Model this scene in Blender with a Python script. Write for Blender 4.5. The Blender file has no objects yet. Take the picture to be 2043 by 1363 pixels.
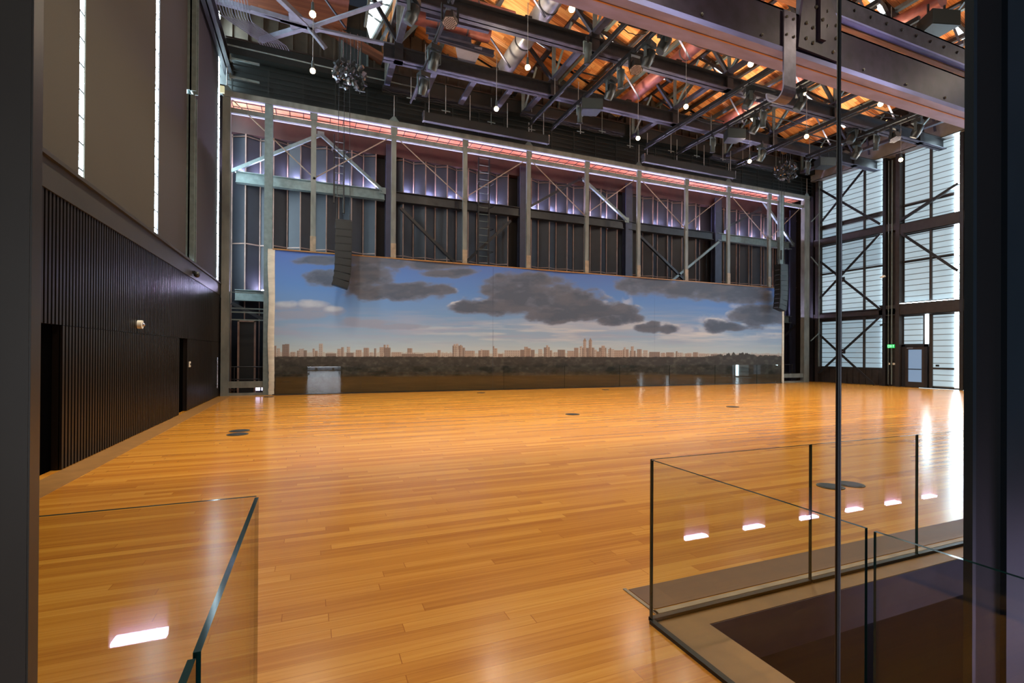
import bpy, math, random
import numpy as np
from mathutils import Vector, Matrix
random.seed(7)
S = bpy.context.scene
C = S.collection
PI = math.pi

# ------------------------------------------------------------------ camera
W, H = 2043, 1363
F, YAW, PITCH, ROLL, CY, EYE = 975.175, 0.38671, 0.00349, 0.00595, 702.05, 1.7
fw = Vector((math.sin(YAW)*math.cos(PITCH), math.cos(YAW)*math.cos(PITCH), math.sin(PITCH)))
r0 = Vector((math.cos(YAW), -math.sin(YAW), 0)); u0 = r0.cross(fw)
rt = r0*math.cos(ROLL)+u0*math.sin(ROLL); up = -r0*math.sin(ROLL)+u0*math.cos(ROLL)
cam = bpy.data.cameras.new('camera'); co = bpy.data.objects.new('camera', cam); C.objects.link(co)
M = Matrix.Identity(4)
for i in range(3):
    M[i][0] = rt[i]; M[i][1] = up[i]; M[i][2] = -fw[i]
M[2][3] = EYE
co.matrix_world = M
cam.sensor_width = 36; cam.lens = F/W*36; cam.shift_y = (CY-H/2)/W
cam.clip_start = 0.05; cam.clip_end = 300
S.camera = co

def P(x, y, ax, v):
    """survey helper: the point of the plane axis=v seen at photo position x,y"""
    d = fw + rt*((x-W/2)/F) - up*((y-CY)/F)
    o = Vector((0, 0, EYE)); t = (v-o[ax])/d[ax]
    return o+d*t

# ------------------------------------------------------------------ materials
def srgb(r, g, b):
    f = lambda c: (c/255/12.92 if c/255 <= .04045 else ((c/255+.055)/1.055)**2.4)
    return (f(r), f(g), f(b), 1)
MATS = {}
def mat(name, col, rough=.5, metal=0, noise=0, nscale=8, bump=0, emit=None, es=0, spec=.5, stretch=None):
    m = bpy.data.materials.new(name); m.use_nodes = True
    nt = m.node_tree; b = nt.nodes['Principled BSDF']
    b.inputs['Base Color'].default_value = col; b.inputs['Roughness'].default_value = rough
    b.inputs['Metallic'].default_value = metal; b.inputs['Specular IOR Level'].default_value = spec
    if noise or bump:
        tc = nt.nodes.new('ShaderNodeTexCoord'); n = nt.nodes.new('ShaderNodeTexNoise')
        n.inputs['Scale'].default_value = nscale; n.inputs['Detail'].default_value = 5
        src = tc.outputs['Object']
        if stretch:
            mp = nt.nodes.new('ShaderNodeMapping'); mp.inputs['Scale'].default_value = stretch
            nt.links.new(src, mp.inputs[0]); src = mp.outputs[0]
        nt.links.new(src, n.inputs['Vector'])
        if noise:
            r = nt.nodes.new('ShaderNodeValToRGB')
            e = r.color_ramp.elements
            e[0].position = .3; e[1].position = .7
            e[0].color = tuple(c*(1-noise) for c in col[:3])+(1,)
            e[1].color = tuple(min(1, c*(1+noise)) for c in col[:3])+(1,)
            nt.links.new(n.outputs['Fac'], r.inputs[0]); nt.links.new(r.outputs[0], b.inputs['Base Color'])
        if bump:
            bp = nt.nodes.new('ShaderNodeBump'); bp.inputs['Strength'].default_value = bump; bp.inputs['Distance'].default_value = .02
            nt.links.new(n.outputs['Fac'], bp.inputs['Height']); nt.links.new(bp.outputs[0], b.inputs['Normal'])
    if emit:
        b.inputs['Emission Color'].default_value = emit; b.inputs['Emission Strength'].default_value = es
    return m

steel_green = mat('pale_steel', srgb(106, 118, 117), .42, .3, .18, 6)
steel_post = mat('weathered_steel', srgb(108, 110, 104), .5, .2, .3, 3, stretch=(1, 1, .4))
steel_tan = mat('tan_plate', srgb(136, 118, 96), .5, 0, .25, 6)
steel_dark = mat('dark_steel', srgb(36, 35, 38), .42, .3, .25, 5)
steel_brown = mat('brown_steel', srgb(48, 41, 38), .5, .2, .2, 5)
beam_web = mat('plum_steel', srgb(54, 46, 66), .5, .2, .35, 3, .3)
steel_purple = mat('mauve_steel', srgb(64, 64, 80), .5, .2, .3, 4, .25)
steel_lilac = mat('lilac_steel', srgb(98, 98, 110), .5, .2, .2, 4)
steel_blue = mat('navy_column', srgb(48, 50, 68), .5, .2, .15, 3)
bounce_lit_flange = mat('bounce_lit_steel', srgb(140, 146, 214), .55, 0, .22, 3, stretch=(.3, 1, 1))  # beam undersides paler than the web: bounced floor light put into the colour
timber_edge = mat('timber_edge', srgb(170, 112, 62), .6, 0, .3, 4, stretch=(.3, 4, 4))
black_metal = mat('black_metal', srgb(18, 19, 20), .5, .1)
black_soft = mat('black_plastic', srgb(30, 34, 35), .35)
grey_green = mat('grey_green_case', srgb(44, 53, 55), .6)
catwalk_mat = mat('catwalk_black', srgb(24, 28, 27), .5, .2)
panel_dark = mat('folded_panel', srgb(34, 36, 44), .5, .2, .15, 2)
panel_red = mat('oxide_seam', srgb(126, 102, 92), .5, .1, .2, 4)
rib_black = mat('ribbed_black', srgb(27, 22, 19), .36, 0, spec=.3)
black_void = mat('black_recess', srgb(4, 4, 4), .95, spec=0)
fascia = mat('grey_fascia', srgb(46, 42, 36), .45, .1, .12, 2)
shade_brown = mat('brown_shade', srgb(42, 34, 20), .85, 0, .08, 40)
shade_plum = mat('plum_shade', srgb(37, 30, 30), .85, 0, .08, 40)
post_dark = mat('bronze_cladding', srgb(66, 61, 54), .36, .3, .1, 3)
post_blue = mat('blue_black_cladding', srgb(40, 52, 62), .35, .3, .1, 3)
post_black = mat('black_cladding', srgb(14, 16, 20), .5, .1)
border_tan = mat('tan_border', srgb(138, 98, 50), .45, 0, .15, 5)
band_brown = mat('brown_floor_band', srgb(92, 56, 18), .5, 0, .1, 8)
slab_lilac = mat('slab_edge', srgb(88, 80, 92), .6, 0, .2, 3)
pit_floor = mat('pit_floor', srgb(64, 44, 32), .35, 0, .3, 2)
pit_wall = mat('pit_wall', srgb(30, 26, 26), .6)
glass_edge = mat('glass_edge', srgb(14, 44, 42), .1, 0, 0)
shoe_mat = mat('glass_shoe', srgb(40, 34, 28), .4, .4)
disc_mat = mat('floor_cover', srgb(62, 58, 46), .5, .3)
white_canvas = mat('white_canvas', srgb(196, 188, 172), .8, 0, .12, 3, stretch=(1, 1, 3))
white_plastic = mat('white_plastic', srgb(225, 220, 205), .4)
chrome = mat('bright_metal', srgb(170, 170, 180), .2, .9)
cable_mat = mat('cable_grey', srgb(140, 140, 140), .5)
conduit_mat = mat('conduit_grey', srgb(84, 83, 90), .4, .5)
duct_mat = mat('duct_metal', srgb(140, 138, 142), .35, .5, .25, 2)
duct_red = mat('duct_oxide', srgb(128, 74, 70), .45, .3, .3, 3)
lilac_panel = mat('lilac_panel', srgb(140, 140, 158), .5, 0, .06, 3)
led_grid = mat('lens_plate', srgb(150, 140, 142), .5)
red_tile = mat('red_soffit', srgb(236, 138, 104), .7, 0, .35, 1.2)
redwood_dark = mat('timber_back', srgb(90, 62, 48), .7, 0, .3, 2)

def emis(name, col, s):
    return mat(name, (.02, .02, .02, 1), .6, emit=col, es=s)
em_bulb = emis('bulb_glow', srgb(255, 214, 150), 40)
em_gap = emis('daylight_glass', srgb(205, 232, 245), 36)
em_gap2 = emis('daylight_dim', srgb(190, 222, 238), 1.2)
em_unseen_bay = emis('unseen_bay_glow', srgb(186, 214, 255), 4)  # out-of-view bays glow harder than the seen ones, as cool fill
em_sky = emis('skylight_glass', srgb(235, 246, 250), 3.2)
em_slot = emis('violet_uplight', srgb(212, 208, 255), 900)
em_low = emis('low_glow', srgb(214, 210, 255), 5)
em_line = emis('violet_line', srgb(190, 190, 245), 1.7)
em_lobby = emis('lobby_window', srgb(190, 205, 230), 1.5)
em_exit = emis('exit_green', srgb(10, 215, 90), .9)
em_exit_t = emis('exit_letters', srgb(170, 255, 200), 2.0)

def glass_mat():
    m = bpy.data.materials.new('clear_glass'); m.use_nodes = True
    nt = m.node_tree; nt.nodes.clear()
    o = nt.nodes.new('ShaderNodeOutputMaterial'); mx = nt.nodes.new('ShaderNodeMixShader')
    t = nt.nodes.new('ShaderNodeBsdfTransparent'); g = nt.nodes.new('ShaderNodeBsdfGlossy')
    geo = nt.nodes.new('ShaderNodeNewGeometry'); dp = nt.nodes.new('ShaderNodeVectorMath'); dp.operation = 'DOT_PRODUCT'
    nt.links.new(geo.outputs['Normal'], dp.inputs[0]); nt.links.new(geo.outputs['Incoming'], dp.inputs[1])
    def mth(op, a, b):
        n = nt.nodes.new('ShaderNodeMath'); n.operation = op
        for i, v in enumerate((a, b)):
            if isinstance(v, (int, float)): n.inputs[i].default_value = v
            elif v is not None: nt.links.new(v, n.inputs[i])
        return n.outputs[0]
    c = mth('ABSOLUTE', dp.outputs['Value'], None)
    sch = mth('ADD', mth('MULTIPLY', mth('POWER', mth('SUBTRACT', 1.0, c), 5.0), .96), .04)
    t.inputs[0].default_value = (.965, .985, .975, 1); g.inputs['Roughness'].default_value = 0.0
    nt.links.new(sch, mx.inputs[0]); nt.links.new(t.outputs[0], mx.inputs[1])
    nt.links.new(g.outputs[0], mx.inputs[2]); nt.links.new(mx.outputs[0], o.inputs[0])
    return m
glass = glass_mat()

def blind_mat(name, col, s, pitch, axis=2):
    """translucent shade glowing with daylight, thin louvre lines"""
    m = bpy.data.materials.new(name); m.use_nodes = True
    nt = m.node_tree; b = nt.nodes['Principled BSDF']
    tc = nt.nodes.new('ShaderNodeTexCoord'); sp = nt.nodes.new('ShaderNodeSeparateXYZ')
    nt.links.new(tc.outputs['Object'], sp.inputs[0])
    d = nt.nodes.new('ShaderNodeMath'); d.operation = 'DIVIDE'; d.inputs[1].default_value = pitch
    nt.links.new(sp.outputs[axis], d.inputs[0])
    fr = nt.nodes.new('ShaderNodeMath'); fr.operation = 'FRACT'; nt.links.new(d.outputs[0], fr.inputs[0])
    gt = nt.nodes.new('ShaderNodeMath'); gt.operation = 'GREATER_THAN'; gt.inputs[1].default_value = .13
    nt.links.new(fr.outputs[0], gt.inputs[0])
    n = nt.nodes.new('ShaderNodeTexNoise'); n.inputs['Scale'].default_value = .8
    nt.links.new(tc.outputs['Object'], n.inputs['Vector'])
    mr = nt.nodes.new('ShaderNodeMapRange'); mr.inputs[3].default_value = .82*s; mr.inputs[4].default_value = 1.18*s
    nt.links.new(n.outputs['Fac'], mr.inputs[0])
    mu = nt.nodes.new('ShaderNodeMath'); mu.operation = 'MULTIPLY'
    ad = nt.nodes.new('ShaderNodeMath'); ad.operation = 'MULTIPLY_ADD'; ad.inputs[1].default_value = .92; ad.inputs[2].default_value = .08
    nt.links.new(gt.outputs[0], ad.inputs[0])
    nt.links.new(ad.outputs[0], mu.inputs[0]); nt.links.new(mr.outputs[0], mu.inputs[1])
    b.inputs['Base Color'].default_value = (.12, .14, .15, 1); b.inputs['Roughness'].default_value = .7
    b.inputs['Emission Color'].default_value = col
    nt.links.new(mu.outputs[0], b.inputs['Emission Strength'])
    return m
blind_bright = blind_mat('translucent_shade', srgb(168, 192, 204), .88, .30)
blind_mid = blind_mat('translucent_shade_grey', srgb(150, 178, 194), .72, .30)

def plank_mat(name, c1, c2, c3, wid, length, rough, axis_len=0, axis_wid=1, gloss=.5, streak=26, joint=.6):
    m = bpy.data.materials.new(name); m.use_nodes = True
    nt = m.node_tree; b = nt.nodes['Principled BSDF']; L = nt.links
    N = lambda t: nt.nodes.new(t)
    def mth(op, a, bb=None):
        n = N('ShaderNodeMath'); n.operation = op
        for i, v in enumerate((a, bb)):
            if v is None: continue
            if isinstance(v, (int, float)): n.inputs[i].default_value = v
            else: L.new(v, n.inputs[i])
        return n.outputs[0]
    tc = N('ShaderNodeTexCoord'); sp = N('ShaderNodeSeparateXYZ'); L.new(tc.outputs['Object'], sp.inputs[0])
    u = sp.outputs[axis_len]; v = sp.outputs[axis_wid]
    row = mth('FLOOR', mth('DIVIDE', v, wid))
    wn = N('ShaderNodeTexWhiteNoise'); wn.noise_dimensions = '1D'; L.new(row, wn.inputs['W'])
    uu = mth('ADD', mth('DIVIDE', u, length), mth('MULTIPLY', wn.outputs['Value'], 7.3))
    colm = mth('FLOOR', uu)
    cb = N('ShaderNodeCombineXYZ'); L.new(row, cb.inputs[0]); L.new(colm, cb.inputs[1])
    w2 = N('ShaderNodeTexWhiteNoise'); w2.noise_dimensions = '2D'; L.new(cb.outputs[0], w2.inputs['Vector'])
    # fine streaks along the board
    cs = N('ShaderNodeCombineXYZ'); L.new(mth('MULTIPLY', u, .55), cs.inputs[0]); L.new(mth('MULTIPLY', v, streak), cs.inputs[1])
    L.new(mth('MULTIPLY', w2.outputs['Value'], 40), cs.inputs[2])
    ns = N('ShaderNodeTexNoise'); ns.inputs['Scale'].default_value = 1.6; ns.inputs['Detail'].default_value = 4; L.new(cs.outputs[0], ns.inputs['Vector'])
    mixv = mth('ADD', mth('MULTIPLY', w2.outputs['Value'], .34), mth('MULTIPLY', ns.outputs['Fac'], .62))
    r = N('ShaderNodeValToRGB'); e = r.color_ramp.elements
    e[0].position = .2; e[0].color = c1; e[1].position = .85; e[1].color = c3
    k = e.new(.5); k.color = c2
    L.new(mixv, r.inputs[0])
    # joints
    fv = mth('FRACT', mth('DIVIDE', v, wid)); fu = mth('FRACT', uu)
    j = mth('MULTIPLY', mth('GREATER_THAN', fv, .025), mth('GREATER_THAN', fu, .002))
    mx = N('ShaderNodeMix'); mx.data_type = 'RGBA'; mx.inputs['A'].default_value = tuple(c*joint for c in c1[:3])+(1,)
    L.new(j, mx.inputs['Factor']); L.new(r.outputs[0], mx.inputs['B'])
    L.new(mx.outputs['Result'], b.inputs['Base Color'])
    rr = N('ShaderNodeMapRange'); rr.inputs[3].default_value = rough*.8; rr.inputs[4].default_value = rough*1.25
    L.new(ns.outputs['Fac'], rr.inputs[0]); L.new(rr.outputs[0], b.inputs['Roughness'])
    b.inputs['Specular IOR Level'].default_value = gloss
    return m
floor_wood = plank_mat('amber_strand_floor', srgb(164, 100, 34), srgb(194, 130, 46), srgb(216, 157, 66), .10, 2.3, .19, gloss=.55, streak=30, joint=.93)
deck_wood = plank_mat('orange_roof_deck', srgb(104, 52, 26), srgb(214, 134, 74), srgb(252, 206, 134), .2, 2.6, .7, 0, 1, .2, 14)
deck_dim = plank_mat('dim_roof_deck', srgb(84, 46, 34), srgb(112, 66, 48), srgb(142, 90, 62), .16, 2.2, .7, 0, 1, .2, 14)  # first bay's deck darkened: its weaker light put into the colour

# ------------------------------------------------------------------ builders
class MB:
    def __init__(s): s.v = []; s.f = []; s.m = []; s.sm = []
    def add(s, vs, fs, mi=0, smooth=False):
        n = len(s.v); s.v += [tuple(v) for v in vs]
        for f in fs: s.f.append(tuple(i+n for i in f)); s.m.append(mi); s.sm.append(smooth)
        return s
    def box(s, a, b, mi=0):
        x0, x1 = sorted((a[0], b[0])); y0, y1 = sorted((a[1], b[1])); z0, z1 = sorted((a[2], b[2]))
        vs = [(x0,y0,z0),(x1,y0,z0),(x1,y1,z0),(x0,y1,z0),(x0,y0,z1),(x1,y0,z1),(x1,y1,z1),(x0,y1,z1)]
        return s.add(vs, [(3,2,1,0),(4,5,6,7),(0,1,5,4),(1,2,6,5),(2,3,7,6),(3,0,4,7)], mi)
    def bar(s, p, q, w, h=None, mi=0, side=(0, 0, 1)):
        """rectangular bar from p to q, width w across, height h along `side`"""
        h = h or w
        p = Vector(p); q = Vector(q); d = (q-p).normalized(); sd = Vector(side)
        if abs(d.dot(sd)) > .97: sd = Vector((0, 1, 0)) if abs(d.y) < .9 else Vector((1, 0, 0))
        a = d.cross(sd).normalized(); b = a.cross(d).normalized()
        vs = []
        for o in (p, q):
            for i, j in ((-1,-1),(1,-1),(1,1),(-1,1)): vs.append(o+a*i*w/2+b*j*h/2)
        return s.add(vs, [(3,2,1,0),(4,5,6,7),(0,1,5,4),(1,2,6,5),(2,3,7,6),(3,0,4,7)], mi)
    def angle(s, p, q, w, t=None, mi=0, side=(0, 0, 1)):
        """L-section bar"""
        t = t or w*.18
        p = Vector(p); q = Vector(q); d = (q-p).normalized(); sd = Vector(side)
        if abs(d.dot(sd)) > .97: sd = Vector((0, 1, 0)) if abs(d.y) < .9 else Vector((1, 0, 0))
        a = d.cross(sd).normalized(); b = a.cross(d).normalized()
        pr = [(-w/2,-w/2),(w/2,-w/2),(w/2,-w/2+t),(-w/2+t,-w/2+t),(-w/2+t,w/2),(-w/2,w/2)]
        vs = [o+a*x+b*y for o in (p, q) for x, y in pr]; n = 6
        fs = [(i, (i+1) % n, (i+1) % n+n, i+n) for i in range(n)]+[tuple(range(n))[::-1], tuple(range(n, 2*n))]
        return s.add(vs, fs, mi)
    def ibeam(s, p, q, w, h, t=.02, mi=0, mib=None):
        """I-section from p to q (centre line), flange width w, depth h"""
        p = Vector(p); q = Vector(q); z = Vector((0, 0, 1))
        if abs((q-p).normalized().z) > .9: z = Vector((0, 1, 0))
        s.bar(p, q, t*1.4, h, mi, z)
        d = (q-p).normalized(); a = d.cross(z).normalized(); b = a.cross(d).normalized()
        s.bar(p+b*(h/2-t/2), q+b*(h/2-t/2), w, t, mi, z)
        s.bar(p-b*(h/2-t/2), q-b*(h/2-t/2), w, t, mi if mib is None else mib, z)
        return s
    def tube(s, pts, r, n=10, mi=0, cap=True, smooth=True):
        pts = [Vector(p) for p in pts]; rs = r if isinstance(r, (list, tuple)) else [r]*len(pts)
        vs = []; prev = None
        for i, p in enumerate(pts):
            d = ((pts[min(i+1, len(pts)-1)]-pts[max(i-1, 0)])).normalized()
            if prev is None:
                a = d.cross(Vector((0, 0, 1)))
                if a.length < .05: a = d.cross(Vector((1, 0, 0)))
            else: a = prev-d*prev.dot(d)
            a.normalize(); b = d.cross(a); prev = a
            for k in range(n):
                t = 2*PI*k/n; vs.append(p+(a*math.cos(t)+b*math.sin(t))*rs[i])
        fs = []
        for i in range(len(pts)-1):
            for k in range(n):
                fs.append((i*n+k, i*n+(k+1) % n, (i+1)*n+(k+1) % n, (i+1)*n+k))
        s.add(vs, fs, mi, smooth)
        if cap: s.add(vs[:n][::-1], [tuple(range(n))], mi); s.add(vs[-n:], [tuple(range(n))], mi)
        return s
    def ball(s, c, r, n=12, mi=0, sz=1):
        vs = []; fs = []; m = n//2
        for i in range(m+1):
            t = PI*i/m
            for k in range(n):
                f = 2*PI*k/n
                vs.append((c[0]+r*math.sin(t)*math.cos(f), c[1]+r*math.sin(t)*math.sin(f), c[2]-r*sz*math.cos(t)))
        for i in range(m):
            for k in range(n): fs.append((i*n+k, i*n+(k+1) % n, (i+1)*n+(k+1) % n, (i+1)*n+k))
        return s.add(vs, fs, mi, True)
    def poly(s, pts, off, mi=0):
        """prism: polygon pts extruded by vector off"""
        n = len(pts); off = Vector(off); vs = [Vector(p) for p in pts]; vs += [v+off for v in vs]
        fs = [tuple(range(n)), tuple(range(n, 2*n))[::-1]]+[(i, i+n, (i+1) % n+n, (i+1) % n) for i in range(n)]
        return s.add(vs, fs, mi)
    def build(s, name, m, parent=None, origin=None):
        if origin is None:
            if parent is not None: origin = Vector((0, 0, 0))
            else:
                xs, ys, zs = zip(*s.v); origin = Vector(((min(xs)+max(xs))/2, (min(ys)+max(ys))/2, min(zs)))
        pw = parent['_w'] if parent is not None else None
        base = Vector(pw) if pw is not None else Vector(origin)
        me = bpy.data.meshes.new(name)
        me.from_pydata([tuple(Vector(v)-base) for v in s.v], [], s.f)
        for x in (m if isinstance(m, (list, tuple)) else [m]): me.materials.append(x)
        me.polygons.foreach_set('material_index', s.m)
        me.polygons.foreach_set('use_smooth', s.sm)
        me.update()
        o = bpy.data.objects.new(name, me); C.objects.link(o)
        if parent is not None: o.parent = parent; o['_w'] = list(pw)
        else: o.location = base; o['_w'] = list(base)
        return o
def tag(o, label=None, cat=None, group=None, kind=None):
    if label: o['label'] = label
    if cat: o['category'] = cat
    if group: o['group'] = group
    if kind: o['kind'] = kind
    return o
def thing(name, label, cat, loc, group=None):
    o = bpy.data.objects.new(name, None); C.objects.link(o); o.location = loc; o['_w'] = list(loc)
    o.empty_display_size = .1
    return tag(o, label, cat, group)
def struct(o, label, cat='wall'):
    return tag(o, label, cat, kind='structure')
def copy_tree(o, parent=None):
    c = o.copy(); C.objects.link(c)
    if parent is not None: c.parent = parent
    for ch in list(o.children): copy_tree(ch, c)
    return c
ORD = ['first', 'second', 'third', 'fourth', 'fifth', 'sixth', 'seventh', 'eighth', 'ninth', 'tenth', 'eleventh', 'twelfth', 'thirteenth', 'fourteenth']

XL, XR, YF, YW = -3.325, 30.12, 21.62, 23.5

# ------------------------------------------------------------------ floor, pits
fl = MB()
for a in [(-3.6, 2.55, 30.3, 23.7), (-.235, -1.3, 1.99, 2.55), (-3.6, -7.2, 30.3, -1.3), (13.6, -1.3, 30.3, 2.55), (-3.6, -1.3, -3.2, 2.55), (-3.2, -1.3, -.235, .37)]:
    fl.box((a[0], a[1], -.3), (a[2], a[3], 0))
struct(fl.build('floor', floor_wood, origin=Vector((0, 0, 0))), 'glossy amber strand wood floor laid in long narrow boards', 'floor')
t = MB()
t.box((1.99, 2.39, -.3), (13.6, 2.55, 0)); t.box((1.99, -1.3, -.3), (2.33, 2.39, 0))
struct(t.build('trim_1', border_tan), 'tan border strip between the right glass balustrade and the dark stairwell', 'floor border')
t = MB()
t.box((-3.2, 2.39, -.3), (-.235, 2.55, 0)); t.box((-.57, -1.3, -.3), (-.235, 2.39, 0))
struct(t.build('trim_2', border_tan), 'tan border strip inside the left glass balustrade', 'floor border')
t = MB(); t.box((2.12, 2.66, 0), (13.6, 2.95, .004))
struct(t.build('trim_3', band_brown), 'dark brown band in the floor just outside the right glass balustrade', 'floor band')
t = MB(); t.box((2.09, 2.6, 0), (13.6, 2.645, .006)); t.box((2.085, 2.6, 0), (2.11, 2.97, .006))
struct(t.build('trim_4', steel_tan), 'thin pale metal strip edging the brown floor band', 'floor strip')
t = MB(); t.box((-3.3, 1.2, 0), (-2.9, 21.3, .005))
struct(t.build('trim_5', border_tan), 'tan margin strip along the foot of the left wall', 'floor margin')
# stairwell: slab edge, side walls, lower floor
for nm, x0, x1, w, yr in (('right', 2.33, 13.6, 1, -1.3), ('left', -3.2, -.57, 2, .37)):
    m = MB()
    m.box((x0, 2.385, -.31), (x1, 2.395, -.004))
    if nm == 'right': m.box((x0-.005, -1.3, -.31), (x0+.004, 2.39, -.004))
    else: m.box((x1-.004, -1.3, -.31), (x1+.005, 2.39, -.004))
    struct(m.build('trim_%d' % (5+w), slab_lilac), 'lilac grey slab edge lining the %s stairwell opening' % nm, 'slab edge')
    m = MB()
    m.box((x0-.6, 2.95, -3.3), (x1+.6, 3.05, -.31)); m.box((x0-.7, -1.3, -3.3), (x0-.6, 3.0, -.31)); m.box((x1+.6, -1.3, -3.3), (x1+.7, 3.0, -.31))
    m.box((x0-.7, yr-.15, -3.3), (x1+.7, yr, -.3))
    struct(m.build('wall_lower_'+nm, pit_wall), 'dark wall of the %s stairwell below the hall floor' % nm)
    m = MB(); m.box((x0-.7, -1.45, -3.4), (x1+.7, 3.05, -3.3))
    struct(m.build('floor', pit_floor), 'dark brown lower floor at the bottom of the %s stairwell' % nm, 'floor')
# recessed light slots on the stairwell wall that faces the hall
slots = [(5.864, 'first'), (7.146, 'second'), (8.525, 'third'), (9.786, 'fourth'), (10.98, 'fifth'), (12.21, 'sixth'), (-1.241, 'only')]
slot_back = mat('slot_back', srgb(215, 180, 190), .6)
em_pitslot = emis('pit_slot_glow', srgb(222, 208, 255), 48)
for i, (x, n) in enumerate(slots):
    lab = 'glowing wall slot low in the left stairwell' if n == 'only' else 'glowing wall slot low in the right stairwell, %s from the walkway' % n
    yr, zb, hw, hh = (-1.3, -1.36, .25, .58) if n != 'only' else (.37, -.60, .19, .44)
    r = thing('slot_light', lab, 'light', (x, yr, zb), 'uplit slots in the stairwell walls')
    MB().box((x-hw+.01, yr, zb+.03), (x+hw-.01, yr+.1, zb+.06)).build('lamp_strip', em_pitslot, r)
    MB().box((x-hw, yr, zb+.07), (x+hw, yr+.015, zb+hh)).build('back_panel', slot_back, r)
    MB().box((x-hw-.05, yr, zb), (x-hw, yr+.1, zb+hh)).box((x+hw, yr, zb), (x+hw+.05, yr+.1, zb+hh)).box((x-hw, yr, zb), (x+hw, yr+.11, zb+.03)).build('frame', panel_red, r)

# ------------------------------------------------------------------ glass balustrades
def pane(name, a, b, z0, z1, label, cat='glass panel', group=None, th=.016, shoe=True):
    """a,b = plan end points of an axis-aligned pane"""
    (xa, ya), (xb, yb) = a, b
    r = thing(name, label, cat, ((xa+xb)/2, (ya+yb)/2, z0), group)
    m = MB(); h = th/2
    if abs(xa-xb) > abs(ya-yb):
        m.box((min(xa, xb), ya-h, z0), (max(xa, xb), ya+h, z1))
        big = (2, 4)
    else:
        m.box((xa-h, min(ya, yb), z0), (xa+h, max(ya, yb), z1)); big = (3, 5)
    for i in range(6): m.m[i] = 0 if i in big else 1
    m.build('glass_pane', [glass, glass_edge], r)
    if shoe:
        g = MB()
        if big == (2, 4): g.box((min(xa, xb), ya-.018, z0), (max(xa, xb), ya+.018, z0+.022))
        else: g.box((xa-.018, min(ya, yb), z0), (xa+.018, max(ya, yb), z0+.022))
        g.build('base_shoe', shoe_mat, r)
    return r
HR = 1.03
xs = [1.995, 3.462, 4.762, 6.06, 7.36, 8.66, 9.96, 11.26, 12.56, 13.6]
for i in range(len(xs)-1):
    pane('glass_balustrade', (xs[i]+.006, 2.552), (xs[i+1]-.006, 2.552), 0, HR,
         'clear glass guard panel parallel to the mural, %s from the corner of the right stairwell' % ORD[i], group='right stairwell guard')
pane('glass_balustrade', (1.995, 2.53), (1.995, 1.24), 0, HR, 'clear glass guard panel running toward the viewer from the right stairwell corner', group='right stairwell guard')
pane('glass_balustrade', (1.99, 1.205), (1.99, -.1), 0, HR, 'clear glass guard panel in front of the blue-black right column', group='right stairwell guard')
pane('glass_balustrade', (1.99, -.13), (1.99, -1.3), 0, HR, 'clear glass guard panel behind the viewer on the right of the walkway', group='right stairwell guard')
for i, (a, b) in enumerate([(-.235, -1.5), (-1.515, -2.8)]):
    pane('glass_balustrade', (a-.004, 2.552), (b, 2.552), 0, HR, ['clear glass guard panel at lower left, parallel to the mural, ending at the green-edged corner', 'clear glass guard panel behind the left doorpost against the left wall'][i], group='left stairwell guard')
pane('glass_balustrade', (-.235, 2.53), (-.235, 1.275), 0, HR, 'clear glass guard panel at lower left whose thick green top edge runs toward the viewer', group='left stairwell guard')
pane('glass_balustrade', (-.24, 1.25), (-.24, -.05), 0, HR, 'clear glass guard panel at the bottom left edge, next toward the viewer', group='left stairwell guard')
# guard in front of the mural
x = -1.35; i = 0
while x < 25.4:
    x2 = min(x+3.2, 26.2)
    pane('glass_balustrade', (x+.008, 21.25), (x2-.008, 21.25), 0, 1.12, 'long low glass guard panel at the foot of the mural, %s from the left' % ORD[i], group='glass guard along the mural', shoe=True)
    x = x2; i += 1

# ------------------------------------------------------------------ doorway (viewer stands in it)
r = thing('doorway_column', 'dark bronze clad doorpost filling the left edge of the view', 'column', (-1, .98, -.3))
MB().box((-.386, .93, 0), (-1.9, .958, 3.4)).box((-.47, .958, 0), (-1.9, 1.12, 3.4)).build('cladding', post_dark, r)
MB().box((-.384, .932, 0), (-.386, .96, 3.4)).build('corner_trim', post_dark, r)
r = thing('doorway_column', 'blue-black steel column filling the right edge of the view', 'column', (2.3, 1, -1.3))
MB().box((2.05, .935, -1.3), (2.07, .96, 3.4)).build('flange', post_blue, r)
MB().box((2.07, .952, -1.3), (2.26, .96, 3.4)).build('web', post_black, r)
MB().box((2.26, .935, -1.3), (3.3, .96, 3.4)).box((2.6, .96, -1.3), (3.3, 1.2, 3.4)).build('cladding', post_blue, r)
r = thing('door_rod', 'slender dark vertical rod standing in the doorway left of the right column', 'rod', (1.423, .965, 0))
MB().tube([(1.423, .965, 0), (1.423, .965, 3.4)], .0055, 10).build('rod', black_metal, r)
MB().tube([(1.444, .972, 0), (1.444, .972, 2.32)], .0028, 8).build('slim_rod', conduit_mat, r)
MB().ball((1.444, .972, 2.325), .006, 8).build('tip', chrome, r)
m = MB()
m.box((-.4, 1.0, 3.4), (3.3, 1.2, 17)); m.box((-3.6, 1.0, 0), (-1.9, 1.2, 17)); m.box((3.3, 1.0, 3.0), (30.3, 1.2, 17)); m.box((-1.9, 1.0, 3.4), (-.4, 1.2, 17))
m.box((13.7, 1.0, 0), (30.3, 1.2, 3.0))
struct(m.build('wall_front', post_black), 'black wall around the doorway the view is taken from')
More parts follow.
